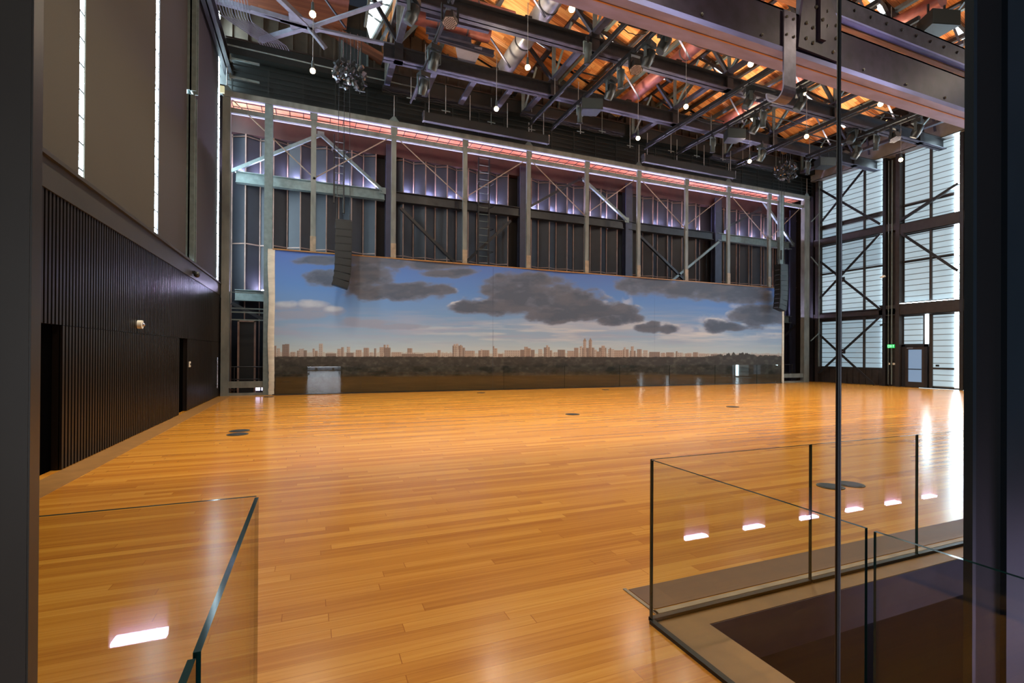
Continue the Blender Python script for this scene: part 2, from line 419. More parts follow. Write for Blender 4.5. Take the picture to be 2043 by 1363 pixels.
# lobby behind the viewer
m = MB(); m.box((-3.6, -7.3, 0), (30.3, -7.2, 3.6)); m.box((-3.7, -7.2, 0), (-3.6, 1.0, 3.6))
struct(m.build('wall_lobby', pit_wall), 'dark lobby wall behind the viewer')
m = MB(); m.box((-3.7, -7.3, 3.6), (30.3, 1.0, 3.7))
struct(m.build('ceiling', pit_wall), 'dark lobby ceiling behind the viewer', 'ceiling')
r = thing('window_9', None, None, (.9, -7.2, 0)); struct(r, 'tall daylit lobby window behind the viewer', 'window')
for k in range(3):
    MB().box((-1.1+k*1.5, -7.2, .05), (.2+k*1.5, -7.15, 3.0)).build('pane', em_lobby, r)
MB().box((-1.2, -7.2, 0), (-1.1, -7.05, 3.05)).box((.2, -7.2, 0), (.4, -7.05, 3.05)).box((1.7, -7.2, 0), (1.9, -7.05, 3.05)).box((3.2, -7.2, 0), (3.3, -7.05, 3.05)).build('frame', steel_dark, r)

# ------------------------------------------------------------------ left wall
m = MB(); m.box((-3.75, 1.0, 0), (-3.44, 24, 3.87))
struct(m.build('wall_left', black_void), 'black left wall behind the ribbed cladding', 'wall')
def ribs(y0, y1, z0, z1, xf=XL, pitch=.105):
    m = MB(); y = y0
    m.box((xf-.12, y0, z0), (xf-.03, y1, z1))
    while y < y1-.03:
        m.box((xf-.04, y, z0), (xf, min(y+pitch*.55, y1), z1)); y += pitch
    return m
struct(ribs(8.87, 15.47, .01, 2.06, XL+.02).build('wall_left_lower', rib_black), 'dark vertically ribbed cladding, near lower leaf of the left wall')
struct(ribs(16.45, 21.75, .01, 2.06).build('wall_left_far', rib_black), 'dark ribbed cladding beyond the black doorway of the left wall')
struct(ribs(2.0, 21.75, 2.07, 3.87).build('wall_left_upper', rib_black), 'dark vertically ribbed cladding, upper band of the left wall')
for n, (y0, y1, lab) in enumerate([(8.1, 8.87, 'black doorway opening at the near end of the ribbed left wall'), (15.47, 16.45, 'black doorway recess in the ribbed left wall near its far end')]):
    m = MB(); m.box((-3.44, y0, 0), (-3.43, y1, 2.06))
    struct(m.build('door_%d' % (n+1), black_void), lab, 'doorway')
m = MB(); m.box((XL-.1, 2, 3.87), (XL+.02, 21.9, 4.28)); m.box((XL-.3, 2, 4.28), (XL+.07, 21.9, 4.34))
struct(m.build('trim_8', fascia), 'grey fascia and sill above the ribbed left wall', 'ledge')
# windows behind the shades, shades
sh = [(5.5, 9.67, shade_brown, 'tan-brown roller shade nearest the left doorpost'), (9.88, 13.62, shade_brown, 'wide brown roller shade between the two bright slits'),
      (13.92, 16.62, shade_plum, 'dark brown roller shade left of the pale steel column'), (17.62, 21.55, shade_plum, 'dark plum roller shade in the far left corner')]
for y0, y1, mt, lab in sh:
    r = thing('roller_shade', lab, 'shade', (XL-.1, (y0+y1)/2, 4.4), 'roller shades on the left wall')
    z0 = 4.43 if y0 < 9 else 4.39
    MB().box((XL-.12, y0, z0), (XL-.10, y1, 15)).build('fabric', mt, r)
    MB().box((XL-.13, y0, z0-.02), (XL-.09, y1, z0+.03)).build('hem_bar', steel_dark, r)
win = [(9.60, 10.0, 'window_1', 'bright slit window between the first and second brown shades'), (13.55, 14.0, 'window_2', 'narrow bright slit between the second and third shades'),
       (16.9, 17.75, 'window_3', 'bright slit beside the pale steel column on the left wall'), (21.5, 21.9, 'window_4', 'thin bright slit in the far left corner')]
for y0, y1, nm, lab in win:
    r = thing(nm, None, None, (XL-.3, (y0+y1)/2, 4.36)); struct(r, lab, 'window')
    MB().box((XL-.165, y0, 4.36), (XL-.16, y1+.35, 15)).build('pane', em_gap, r)
    m = MB(); z = 4.6
    while z < 15:
        m.box((XL-.16, y0, z), (XL-.145, y1+.35, z+.03)); z += .42
    m.build('muntins', steel_dark, r)
r = thing('window_5', None, None, (XL-.3, 7.5, 4.34)); struct(r, 'bright line of daylight under the first brown shade', 'window')
MB().box((XL-.15, 5.6, 4.345), (XL-.14, 17.6, 4.385)).build('pane', em_gap, r)
m = MB(); m.box((-3.75, 1, 3.87), (-3.6, 24, 17))
struct(m.build('wall_left_outer', pit_wall), 'outer left wall behind the roller shades')
# pale column + beams of the left wall
r = thing('steel_column', 'pale blue-grey steel column standing against the left wall shades', 'column', (XL, 16.85, 4.34))
m = MB(); m.ibeam((XL-.05, 16.85, 4.34), (XL-.05, 16.85, 9.2), .28, .3, .03); m.build('lower_shaft', steel_green, r)
m = MB(); m.ibeam((XL-.02, 16.8, 9.3), (XL-.02, 16.8, 16), .28, .3, .03); m.build('upper_shaft', steel_green, r)
r = thing('wall_beam', 'grey steel wall-head beam running along the top of the left wall', 'beam', (XL, 12, 12.7))
MB().ibeam((XL+.15, 3, 12.9), (XL+.15, 23.2, 12.9), .3, .42, .03).build('beam', steel_dark, r)
# small wall items
r = thing('strobe_alarm', 'small white round alarm on the ribbed left wall', 'alarm', (XL, 12.16, 2.2))
MB().tube([(XL, 12.16, 2.25), (XL+.08, 12.16, 2.25)], .085, 20).build('body', white_plastic, r)
MB().ball((XL+.09, 12.16, 2.25), .04).build('lens', chrome, r)
r = thing('wall_switch', 'small white switch plate beside the black doorway recess', 'switch', (XL, 16.7, 1.28))
MB().box((XL, 16.63, 1.25), (XL+.02, 16.77, 1.41)).build('plate', white_plastic, r)
MB().box((XL+.02, 16.68, 1.3), (XL+.035, 16.72, 1.36)).build('rocker', fascia, r)
r = thing('door_pull', 'slim pale vertical bar low on the far end of the ribbed wall', 'handle', (XL, 20.8, .3))
MB().tube([(XL+.06, 20.8, .35), (XL+.06, 20.8, 1.5)], .025).build('bar', chrome, r)
MB().box((XL, 20.78, .45), (XL+.06, 20.82, .49)).box((XL, 20.78, 1.35), (XL+.06, 20.82, 1.39)).build('bracket', steel_dark, r)
r = thing('security_camera', 'small dark dome camera under the grey sill of the left wall', 'camera', (XL+.05, 16.9, 3.95))
MB().box((XL, 16.85, 4.0), (XL+.1, 16.95, 4.08)).build('mount', black_metal, r)
MB().ball((XL+.13, 16.9, 3.98), .09).build('dome', black_soft, r)

# ------------------------------------------------------------------ back building wall (folded panels)
def fold_wall(x0, x1, z0, z1, pitch=.53, amp=.27, y=YW):
    m = MB(); n = int((x1-x0)/pitch)
    for i in range(n+1):
        xx = x0+i*pitch; yy = y-(amp if i % 2 else 0)
        m.v += [(xx, yy, z0), (xx, yy, z1)]
    for i in range(n): m.f.append((2*i, 2*i+2, 2*i+3, 2*i+1)); m.m.append(0); m.sm.append(False)
    s = MB()
    for i in range(n+1):
        xx = x0+i*pitch; yy = y-(amp if i % 2 else 0)
        s.box((xx-.022, yy-.05, z0), (xx+.022, yy+.01, z1))
    for z in (z0+.1, z1-.1, 6.25, 10.75):
        if z0 < z < z1:
            for i in range(n):
                xa = x0+i*pitch; ya = y-(amp if i % 2 else 0)-.04; yb = y-(0 if i % 2 else amp)-.04
                s.bar((xa, ya, z), (xa+pitch, yb, z), .03, .05)
    return m, s
bays = [(-3.2, 3.0), (3.35, 9.5), (9.95, 15.95), (16.65, 22.3), (23.1, 28.9)]
wb = MB(); sb = MB()
for a, b in bays+[(29.4, 31.0)]:
    m, s2 = fold_wall(a, b, 0, 10.85); wb.add(m.v, m.f); sb.add(s2.v, s2.f)
root = struct(wb.build('wall_back', panel_dark), 'dark folded metal panel wall behind the steel frame')
sb.build('panel_seams', panel_red, root)
m = MB(); m.box((-3.7, 23.7, 0), (30.3, 23.8, 17))
struct(m.build('wall_back_outer', pit_wall), 'outer wall behind the folded panels')
# girts and columns
for i, xc in enumerate([3.2, 9.92, 16.4, 22.95, 29.4]):
    r = thing('wall_column', 'navy steel column of the building behind the frame, %s from the left' % ORD[i], 'column', (xc, 23, 0), 'building columns behind the frame')
    w = .3+.06*i
    m = MB(); m.box((xc-w/2, 22.95, 0), (xc+w/2, 23.02, 11.3)); m.box((xc-w/2, 23.25, 0), (xc+w/2, 23.32, 11.3)); m.box((xc-.03, 23.0, 0), (xc+.03, 23.3, 11.3)); m.build('shaft', steel_blue, r)
    MB().box((xc+w/2, 23.0, 0), (xc+w/2+.09, 23.15, 11.2)).build('flange', steel_dark, r)
cx = [-3.3, 3.05, 9.75, 16.1, 22.6, 29.3]
for lev, (z, nm) in enumerate([(8.93, 'upper'), (4.05, 'lower')]):
    for i in range(5):
        r = thing('girt_beam', 'dark horizontal wall beam at the %s level, %s bay from the left' % (nm, ORD[i]), 'beam', ((cx[i]+cx[i+1])/2, 23, z-.25), 'horizontal beams on the back wall')
        m = MB(); m.ibeam((cx[i]+.3, 23.05, z), (cx[i+1]-.05, 23.05, z), .3, .46, .03)
        m.build('beam', steel_dark if i not in (0, 4) else steel_green, r)
# violet uplights standing on the girts in alternate folds
def uplights(z, bset, lo=None):
    k = 0
    for bi in bset:
        a, b = bays[bi]; n = int((b-a)/.53)
        for i in range(n):
            if i % 2 == (0 if bi != 0 else 1): continue
            xa = a+i*.53
            if lo and not lo(xa): continue
            r = thing('uplight', 'short violet-white wall light on the %s beam, %s light in the %s bay' % ('upper' if z > 6 else 'lower', ORD[k % 14], ORD[bi]), 'light', (xa+.27, 23.2, z), 'violet uplights at the foot of the folded panels')
            MB().box((xa+.1, 23.17, z+.012), (xa+.43, 23.22, z+.03)).build('lamp', em_slot, r)
            MB().box((xa+.04, 23.19, z), (xa+.49, 23.31, z+.012)).build('housing', steel_dark, r)
            k += 1
        k = 0
uplights(9.18, range(5))
uplights(4.3, (0,), lambda x: -2.2 < x < -1.4)
uplights(4.3, (4,), lambda x: 26.6 < x < 28)
# floor level lights at both frame ends
for (xx, lab) in ((-2.1, 'low violet floor light behind the left end of the frame'), (27.2, 'low violet floor light behind the right end of the frame')):
    r = thing('floor_light', lab, 'light', (xx, 22.9, 0))
    MB().box((xx-.16, 22.8, .1), (xx+.16, 22.9, .3)).build('lamp', em_low, r); MB().box((xx-.2, 22.85, 0), (xx+.2, 23.0, .34)).build('housing', steel_dark, r)
# building braces
br = [((-3.156, 9.1), (.253, 11.2), 'pale diagonal brace rising to the peak in the first bay', steel_green),
      ((.253, 11.2), (2.9, 9.1), 'pale diagonal brace falling from the peak in the first bay', steel_green),
      ((10.2, 9.2), (13.2, 11.1), 'dark diagonal brace rising to the peak in the third bay', steel_dark),
      ((13.3, 11.15), (16.2, 9.2), 'pale diagonal brace falling from the peak in the third bay', steel_green),
      ((3.7, 8.4), (6.5, 5.9), 'dark diagonal brace falling behind the ladder bay', steel_dark),
      ((9.2, 8.4), (6.3, 5.6), 'dark diagonal brace falling left toward the ladder', steel_dark),
      ((16.9, 8.5), (20.4, 6.0), 'dark diagonal brace falling right in the fourth bay', steel_dark),
      ((22.9, 8.6), (19.2, 5.9), 'grey diagonal brace falling left in the fourth bay', steel_green),
      ((26.4, 11.7), (29.3, 9.0), 'pale diagonal brace falling right near the right speaker column', steel_green),
      ((23.3, 9.4), (26.3, 11.0), 'dark diagonal brace rising in the fifth bay', steel_dark),
      ((-3.1, 3.7), (-.9, 2.5), 'dark diagonal brace in the lower left opening of the frame', steel_dark),
      ((27.0, 1.9), (29.4, 3.6), 'dark diagonal brace in the lower right opening of the frame', steel_dark)]
for (a, b, lab, mt) in br:
    r = thing('diagonal_brace', lab, 'brace', ((a[0]+b[0])/2, 22.9, min(a[1], b[1])))
    m = MB(); m.angle((a[0], 22.88, a[1]), (b[0], 22.88, b[1]), .13, .02, side=(0, 1, 0)); m.build('bar', mt, r)
    m = MB(); m.box((b[0]-.14, 22.86, b[1]-.14), (b[0]+.14, 22.875, b[1]+.14)); m.build('gusset', mt, r)
# soffit of red boards between frame and wall
so = MB(); so.box((-3.2, 21.85, 11.75), (29.3, 23.7, 11.85))
struct(so.build('ceiling', red_tile), 'red-orange panelled soffit between the frame and the back wall', 'ceiling')
m = MB()
for k in range(62):
    xx = -3.1+k*.53; m.box((xx, 21.9, 11.735), (xx+.025, 23.6, 11.75))
for yy in (22.3, 22.75, 23.2): m.box((-3.1, yy, 11.715), (29.2, yy+.03, 11.735))
struct(m.build('trim_9', steel_brown), 'thin dark battens under the red soffit', 'batten')
m = MB(); m.box((-3.2, 23.2, 10.85), (29.4, 23.6, 11.75))
struct(m.build('wall_back_upper', mat('oxide_band', srgb(52, 26, 24), .6, 0, .3, 2)), 'dark red band above the folded panels')

# ------------------------------------------------------------------ frame in front
fr = thing('portal_frame', 'long weathered steel frame holding posts above the mural', 'frame', (12.9, YF, 0))
m = MB(); m.box((-3.27, 21.5, 11.52), (29.02, 21.74, 11.74)); m.build('top_beam', steel_post, fr)
m = MB(); m.box((-3.0, 21.6, 10.98), (28.6, 21.72, 11.16)); m.build('second_rail', steel_post, fr)
m = MB(); m.box((-3.0, 21.58, 11.47), (28.6, 21.66, 11.515)); m.build('light_line', em_line, fr)
m = MB(); m.box((-3.0, 21.65, 11.161), (28.6, 21.72, 11.165)); m.build('added_soffit_strip', emis('added_soffit_glow', srgb(235, 215, 250), 14), fr)  # hidden strip added on the rail to brighten the soffit
m = MB(); m.box((-3.0, 21.70, 10.955), (28.6, 21.735, 10.975)); m.build('light_line', em_line, fr)
for (a, b, d, mt) in [(-3.27, -3.0, .26, steel_post), (-1.82, -1.53, .28, steel_green), (26.42, 26.72, .2, steel_green), (28.56, 29.01, .26, steel_post)]:
    m = MB(); m.box((a, 21.5, 0), (b, 21.5+d, 11.5)); m.build('main_post', mt, fr)
for xc in [-.03, 3.2, 6.42, 9.62, 12.87, 16.06, 19.28, 22.38, 25.65]:
    m = MB(); m.box((xc-.10, 21.58, 0), (xc+.10, 21.7, 11.5)); m.box((xc-.14, 21.56, 11.2), (xc+.14, 21.58, 11.5)); m.build('post', steel_post, fr)
    m = MB(); m.box((xc-.11, 21.565, 5.4), (xc+.11, 21.58, 6.45)); m.build('splice_plate', steel_tan, fr)
for a, b in ((-3.0, -1.82), (26.72, 28.56)):
    MB().box((a, 21.55, .3), (b, 21.7, .55)).build('sill_rail', steel_post, fr); MB().box((a, 21.55, 0), (b, 21.7, .1)).build('foot_rail', steel_post, fr)
m = MB(); m.box((-3.02, 21.56, 4.0), (-1.8, 21.66, 4.02)); m.build('shelf_edge', steel_green, fr)
m = MB()
for z in (2.95, 3.25, 3.4): m.box((-3.0, 22.0, z), (-1.8, 22.05, z+.05))
m.build('cross_rail', steel_green, fr)
# tie rods in the frame plane
rods = []
for xc in (3.2, 9.62, 16.06, 22.38):
    rods += [((xc-.1, 11.1), (xc-3.2, 8.85)), ((xc+.1, 11.1), (xc+3.2, 8.7))]
rods += [((-3.1, 11.6), (.0, 8.85)), ((28.5, 11.1), (25.7, 8.8))]
for i, (a, b) in enumerate(rods):
    rd = MB().tube([(a[0], 21.63, a[1]), (b[0], 21.63, b[1])], .022, 8).build('tie_rod', steel_tan, fr)
    MB().tube([(b[0]-.0, 21.61, b[1]-.02), (b[0], 21.55, b[1]-.02)], .05, 10).build('rod_end', steel_post, rd)
# end details of the frame opening lower left: door panel behind and railing
r = thing('service_door', 'dark tan-framed service door behind the lower left opening of the frame', 'door', (-2.4, 22.6, 0))
m = MB(); m.box((-2.85, 22.6, .02), (-2.78, 22.7, 3.0)); m.box((-2.25, 22.6, .02), (-2.18, 22.7, 3.0)); m.box((-2.85, 22.6, 2.93), (-2.18, 22.7, 3.0)); m.build('frame', panel_red, r)
MB().box((-2.78, 22.64, .02), (-2.25, 22.68, 2.93)).build('leaf', black_metal, r)
for (x0, x1, lab) in ((-3.0, -1.85, 'black pipe guard rail behind the lower left opening'), (26.8, 28.5, 'black pipe guard rail behind the lower right opening')):
    r = thing('guard_rail', lab, 'railing', ((x0+x1)/2, 22.2, 0))
    MB().tube([(x0, 22.2, 1.1), (x1, 22.2, 1.1)], .025).tube([(x0, 22.2, .6), (x1, 22.2, .6)], .02).build('rail', steel_dark, r)
    MB().tube([(x0+.1, 22.2, 0), (x0+.1, 22.2, 1.1)], .025).tube([(x1-.1, 22.2, 0), (x1-.1, 22.2, 1.1)], .025).build('upright', steel_dark, r)
# ladders
def ladder(xc, w, z0, z1, y, lab):
    r = thing('wall_ladder', lab, 'ladder', (xc, y, z0))
    for sx in (-1, 1): MB().box((xc+sx*w/2-.03, y-.04, z0), (xc+sx*w/2+.03, y+.04, z1)).build('rail', steel_dark, r)
    m = MB(); z = z0+.3
    while z < z1: m.tube([(xc-w/2, y, z), (xc+w/2, y, z)], .018, 6); z += .34
    m.build('rungs', steel_green, r)
    m = MB(); z = z0+2.2
    while z < z1-.5:
        m.tube([(xc-w/2-.05, y, z), (xc-w/2-.12, y-.35, z), (xc, y-.55, z), (xc+w/2+.12, y-.35, z), (xc+w/2+.05, y, z)], .018, 6); z += 1.1
    m.build('cage_hoop', steel_dark, r)
ladder(7.65, .55, 0, 11.2, 22.55, 'tall dark caged ladder between the second and third building columns')
ladder(1.0, .4, 8.2, 11.2, 22.6, 'short dark ladder behind the left speaker cables')

# ------------------------------------------------------------------ mural
def vnoise(x, y, seed):
    xi = np.floor(x).astype(np.int64); yi = np.floor(y).astype(np.int64); xf = x-xi; yf = y-yi
    def h(a, b):
        n = (a*374761393+b*668265263+seed*982451653) & 0x7fffffff
        n = ((n ^ (n >> 13))*1274126177) & 0x7fffffff
        return ((n ^ (n >> 16)) & 0xffff)/65535.
    u = xf*xf*(3-2*xf); v = yf*yf*(3-2*yf)
    return (h(xi, yi)*(1-u)+h(xi+1, yi)*u)*(1-v)+(h(xi, yi+1)*(1-u)+h(xi+1, yi+1)*u)*v
def fbm(x, y, seed, o=5):
    s = 0; a = .5
    for k in range(o): s = s+a*vnoise(x*2**k, y*2**k, seed+k); a *= .5
    return s
def mural():
    NX, NZ = 1500, 330
    x0, x1, z0, z1 = -1.42, 26.45, .03, 5.76
    # survey positions of the vertices (artwork coordinates, measured off the photograph)
    gx = np.linspace(x0, x1, NX); gz = np.linspace(z0, z1, NZ)
    X, Z = np.meshgrid(gx, gz)
    YY = 21.40+.03*np.sin(X*1.1+Z*.35)*(.4+Z/8)
    d = X*0+0.
    dx, dy, dz = X, 21.5+0*X, Z-EYE
    dd = dx*fw.x+dy*fw.y+dz*fw.z
    u = W/2+F*(dx*rt.x+dy*rt.y+dz*rt.z)/dd; v = CY-F*(dx*up.x+dy*up.y+dz*up.z)/dd
    col = np.zeros(X.shape+(3,))
    lin = lambda c: np.array(srgb(*c)[:3])
    def mix(c, w):
        nonlocal col
        w = np.clip(w, 0, 1)[..., None]; col = col*(1-w)+lin(c)*w
    hz = 712.0
    top = 500+(u-545)*.0743
    t = (v-top)/(hz-top)            # 0 top .. 1 skyline
    ks = [(0, (88, 112, 168)), (.3, (96, 132, 182)), (.55, (118, 148, 182)), (.78, (152, 168, 182)), (.93, (184, 190, 186)), (1, (200, 196, 180))]
    for c in range(3): col[..., c] = np.interp(t, [k[0] for k in ks], [lin(k[1])[c] for k in ks])
    # thin high layers near the horizon
    n1 = fbm(u/90., v/7., 3); mix((164, 162, 174), (n1-.42)*2.6*np.exp(-((v-655)/30.)**2))
    mix((214, 202, 190), (fbm(u/70., v/6., 9)-.45)*2.4*np.exp(-((v-665)/24.)**2)*np.clip((u-780)/160, 0, 1))
    mix((196, 184, 178), .55*np.exp(-((v-648)/13.)**2)*np.clip((u-1000)/120, 0, 1)*np.clip((1400-u)/150, 0, 1)*(fbm(u/60., v/9., 21)+.3))
    # clouds: (u, v, ru, rv, darkness)
    def blobs(L, seed, sh=1.0):
        s = np.full(u.shape, -1.5)
        for (a, b, ra, rb) in L:
            q = ((u-a)/ra)**2+((v-b)/rb)**2; s = np.maximum(s, 1-q)
        return s+(fbm(u/22., v/11., seed)-.5)*1.5*sh
    dark = [(655, 556, 50, 17), (735, 550, 62, 30), (790, 582, 110, 20), (860, 580, 50, 12), (760, 520, 90, 18), (860, 530, 70, 12), (640, 520, 60, 10), (900, 545, 60, 10),
            (940, 614, 46, 15), (1010, 612, 70, 20), (1060, 590, 110, 32), (1050, 560, 80, 18), (1130, 600, 85, 30), (1170, 620, 75, 24), (1100, 628, 60, 18), (1005, 590, 30, 12),
            (1235, 620, 40, 14), (1215, 640, 34, 12), (1255, 636, 32, 12), (1283, 655, 26, 9), (1303, 652, 20, 12), (1330, 655, 25, 11),
            (1300, 570, 80, 22), (1370, 575, 80, 22), (1430, 580, 80, 22), (1490, 590, 55, 18), (1520, 560, 40, 12), (1450, 560, 120, 14),
            (1425, 650, 28, 15), (1455, 652, 36, 9), (1500, 630, 46, 24), (1530, 632, 40, 20), (1550, 625, 30, 18)]
    pale = [(575, 612, 38, 11), (620, 612, 46, 14), (665, 622, 30, 11), (600, 628, 70, 12), (730, 645, 60, 9), (790, 652, 70, 7), (700, 640, 25, 9)]
    b2 = blobs(pale, 31, .7); mix((150, 152, 164), b2*1.5); 
    hl = blobs([(a, b-5, ra*.8, rb*.7) for a, b, ra, rb in pale[:3]], 37, .9); mix((192, 188, 188), hl*.9)
    # bright rims sit on the upper edge of the dark masses
    rim = blobs([(1248, 600, 14, 20), (1240, 618, 24, 10), (1165, 589, 9, 6), (1205, 603, 8, 4), (1068, 585, 16, 7), (1100, 576, 9, 4), (1410, 640, 22, 16), (1400, 655, 40, 9), (1440, 638, 16, 6), (1375, 660, 45, 8),
                 (990, 604, 16, 6), (952, 598, 14, 5), (1208, 638, 12, 8), (1500, 672, 28, 9), (1275, 645, 22, 7), (1325, 645, 14, 7), (985, 580, 12, 5), (1480, 648, 14, 5), (1465, 610, 16, 6), (1540, 668, 20, 6)], 51, .5)
    D = blobs(dark, 11)
    v_keep = v; v = v-6; D_up = blobs(dark, 11); v = v_keep
    edge = np.clip((D-D_up)*1.3-.1, 0, 1)*np.clip((D+.35)*3, 0, 1)*np.clip(1.0-D*2.2, 0, 1)*np.clip((fbm(u/45., v/30., 77)-.42)*5, 0, 1)*(v > 575)
    mix((116, 118, 130), (D+.25)*1.6); mix((84, 89, 100), D*1.35)
    mix((104, 102, 108), np.clip(D*2.2, 0, 1)*np.clip((fbm(u/40., v/14., 61)-.45)*3, 0, .7))
    mix((206, 196, 190), np.clip(rim*.9, 0, 1)*np.clip((fbm(u/14., v/9., 57)-.34)*4, 0, 1)*.5*np.clip(1-D*3, 0, 1))
    mix((206, 198, 194), edge*.95)
    # vertical soft drapes of the canvas seen at px 680-770
    # skyline
    B = [(548, 552, 690), (553, 559, 695), (563, 578, 687), (580, 590, 702), (593, 597, 700), (597, 607, 696), (606, 613, 699), (624, 628, 696), (628, 634, 700), (636, 644, 686), (650, 671, 705),
         (673, 680, 696), (680, 686, 693), (692, 698, 692), (691, 706, 704), (709, 721, 698), (725, 736, 694), (738, 744, 703), (746, 750, 695), (757, 765, 693), (765, 769, 688), (771, 775, 688), (765, 779, 694), (780, 800, 703),
         (812, 822, 695), (812, 828, 704), (800, 845, 706), (845, 872, 705), (872, 878, 699), (880, 903, 705), (902, 922, 690), (904, 907, 687), (917, 920, 688), (908, 914, 686), (922, 927, 694), (927, 946, 700), (953, 975, 699), (958, 961, 697),
         (982, 985, 691), (982, 991, 695), (992, 1003, 706), (1005, 1036, 699), (1036, 1065, 698), (1044, 1052, 692), (1048, 1057, 695), (1072, 1080, 697), (1083, 1095, 693), (1088, 1092, 689), (1095, 1100, 699), (1103, 1111, 703), (1111, 1126, 698), (1130, 1145, 700), (1144, 1153, 694),
         (1155, 1160, 691), (1160, 1184, 694), (1162, 1168, 679), (1173, 1179, 679), (1184, 1189, 698), (1193, 1208, 694), (1198, 1205, 690), (1188, 1196, 701), (1211, 1223, 697), (1214, 1217, 694), (1223, 1240, 699), (1240, 1252, 697), (1242, 1246, 693), (1254, 1266, 700), (1256, 1262, 691), (1268, 1278, 697), (1281, 1290, 699),
         (1293, 1315, 702), (1317, 1326, 704), (1327, 1343, 703), (1346, 1360, 704), (1346, 1350, 701), (1365, 1377, 705), (1380, 1390, 703), (1392, 1412, 706), (1415, 1440, 707), (1500, 1552, 708)]
    base = np.where(u < 900, 711.5, 713.)
    low = base-6-4*fbm(np.floor(u/4.)*1.7, 0*u, 71)
    mix((182, 164, 146), (v > low)*.75)
    for i, (a, b, tp) in enumerate(B):
        k = (u >= a) & (u <= b) & (v > tp) & (v < base+2)
        c = [(150, 122, 104), (170, 142, 122), (132, 108, 94), (178, 156, 138)][(i*7) % 4]
        mix(c, k*.95)
        mix((118, 96, 86), k*(((np.floor((u-a)/2.2)) % 2) == 0)*((np.floor(v/2.0) % 2) == 0)*.5)
        mix((200, 178, 156), k*(u > b-1.5)*.4)
    for a in (1165, 1176):
        k = (np.abs(u-a) < (v-674)*.5) & (v > 674) & (v < 681); mix((150, 124, 106), k*1.)
    # tree belt
    tr = 712+(u-545)*.0012-2.5*fbm(u/6., 0*u, 81)
    tr = tr-np.where(u > 1395, 10*np.clip((u-1395)/60, 0, 1)*np.clip(1.1-(np.abs(u-1445)/70)**2, .35, 1)*fbm(u/5., 0*u+3, 83)*1.6, 0)
    k = np.clip((v-tr)/1.2, 0, 1); mix((62, 54, 46), k)
    nn = fbm(u/7., v/5., 91); mix((92, 82, 70), k*(nn-.45)*2.2); mix((32, 30, 24), k*np.clip((fbm(u/16., v/8., 93)-.42)*3.5, 0, 1)*np.clip((v-718)/14, 0, 1))
    # water, with the floor's brown reflection put into its colour
    wl = 751-(u-545)*.006
    k = np.clip((v-wl)/3, 0, 1); mix((64, 46, 24), k)
    mix((84, 60, 32), k*(fbm(u/40., v/3., 95)-.4)*1.5)
    # two vertical seams of the print
    mix((60, 62, 74), (np.abs(u-982) < .6)*.35); mix((60, 62, 74), (np.abs(u-1304) < .5)*.18)
    col = col*np.array([.74, .84, .96])
    me = bpy.data.meshes.new('canvas')
    V = np.stack([X-12.5, YY-21.5, Z], -1).reshape(-1, 3)
    idx = np.arange(NX*NZ).reshape(NZ, NX)
    Q = np.stack([idx[:-1, :-1], idx[:-1, 1:], idx[1:, 1:], idx[1:, :-1]], -1).reshape(-1, 4)
    me.vertices.add(len(V)); me.vertices.foreach_set('co', V.ravel().astype(np.float32))
    me.loops.add(Q.size); me.loops.foreach_set('vertex_index', Q.ravel().astype(np.int32))
    me.polygons.add(len(Q)); me.polygons.foreach_set('loop_start', np.arange(0, Q.size, 4, dtype=np.int32))
    me.polygons.foreach_set('loop_total', np.full(len(Q), 4, dtype=np.int32)); me.update()
    at = me.color_attributes.new('print', 'FLOAT_COLOR', 'POINT')
    at.data.foreach_set('color', np.concatenate([col.reshape(-1, 3), np.ones((NX*NZ, 1))], 1).ravel().astype(np.float32))
    m = bpy.data.materials.new('printed_canvas'); m.use_nodes = True; nt = m.node_tree; b = nt.nodes['Principled BSDF']
    a = nt.nodes.new('ShaderNodeAttribute'); a.attribute_name = 'print'
    nt.links.new(a.outputs['Color'], b.inputs['Base Color']); b.inputs['Roughness'].default_value = .6
    b.inputs['Specular IOR Level'].default_value = .25
    me.materials.append(m); me.polygons.foreach_set('use_smooth', np.ones(len(Q), dtype=bool)); me.update()
    r = thing('mural', 'wide printed canvas of a city skyline under clouds hung below the frame posts', 'mural', (12.5, 21.5, 0))
    o = bpy.data.objects.new('canvas', me); C.objects.link(o); o.parent = r; o['_w'] = [12.5, 21.5, 0]
    # white turned edge on the left, wrinkled
    mm = MB(); n = 60
    for i in range(n+1):
        z = .02+i*(5.76-.02)/n; w = .02*math.sin(z*2.1)+.012*math.sin(z*23)*(1 if z < 1 else .2)
        xo = .10*(1-min(1, z/3.))*0+.03*math.sin(z*.8)
        mm.v += [(-1.62+w-.04*(z/5.8), 21.40, z), (-1.50+w*1.3+xo*.5, 21.35+.02*math.sin(z*9), z), (-1.41+w*.4, 21.38, z)]
    for i in range(n):
        for k in (0, 1): mm.f.append((3*i+k, 3*i+k+1, 3*i+k+4, 3*i+k+3)); mm.m.append(0); mm.sm.append(True)
    mm.build('edge_strip', white_canvas, r)
    MB().box((26.46, 21.36, .0), (26.62, 21.44, 4.6)).build('edge_strip', white_canvas, r)
    MB().box((-1.5, 21.36, 5.74), (26.5, 21.46, 5.79)).build('top_batten', border_tan, r)
    MB().box((-1.5, 21.36, 0), (26.5, 21.48, .04)).build('bottom_batten', black_metal, r)
mural()

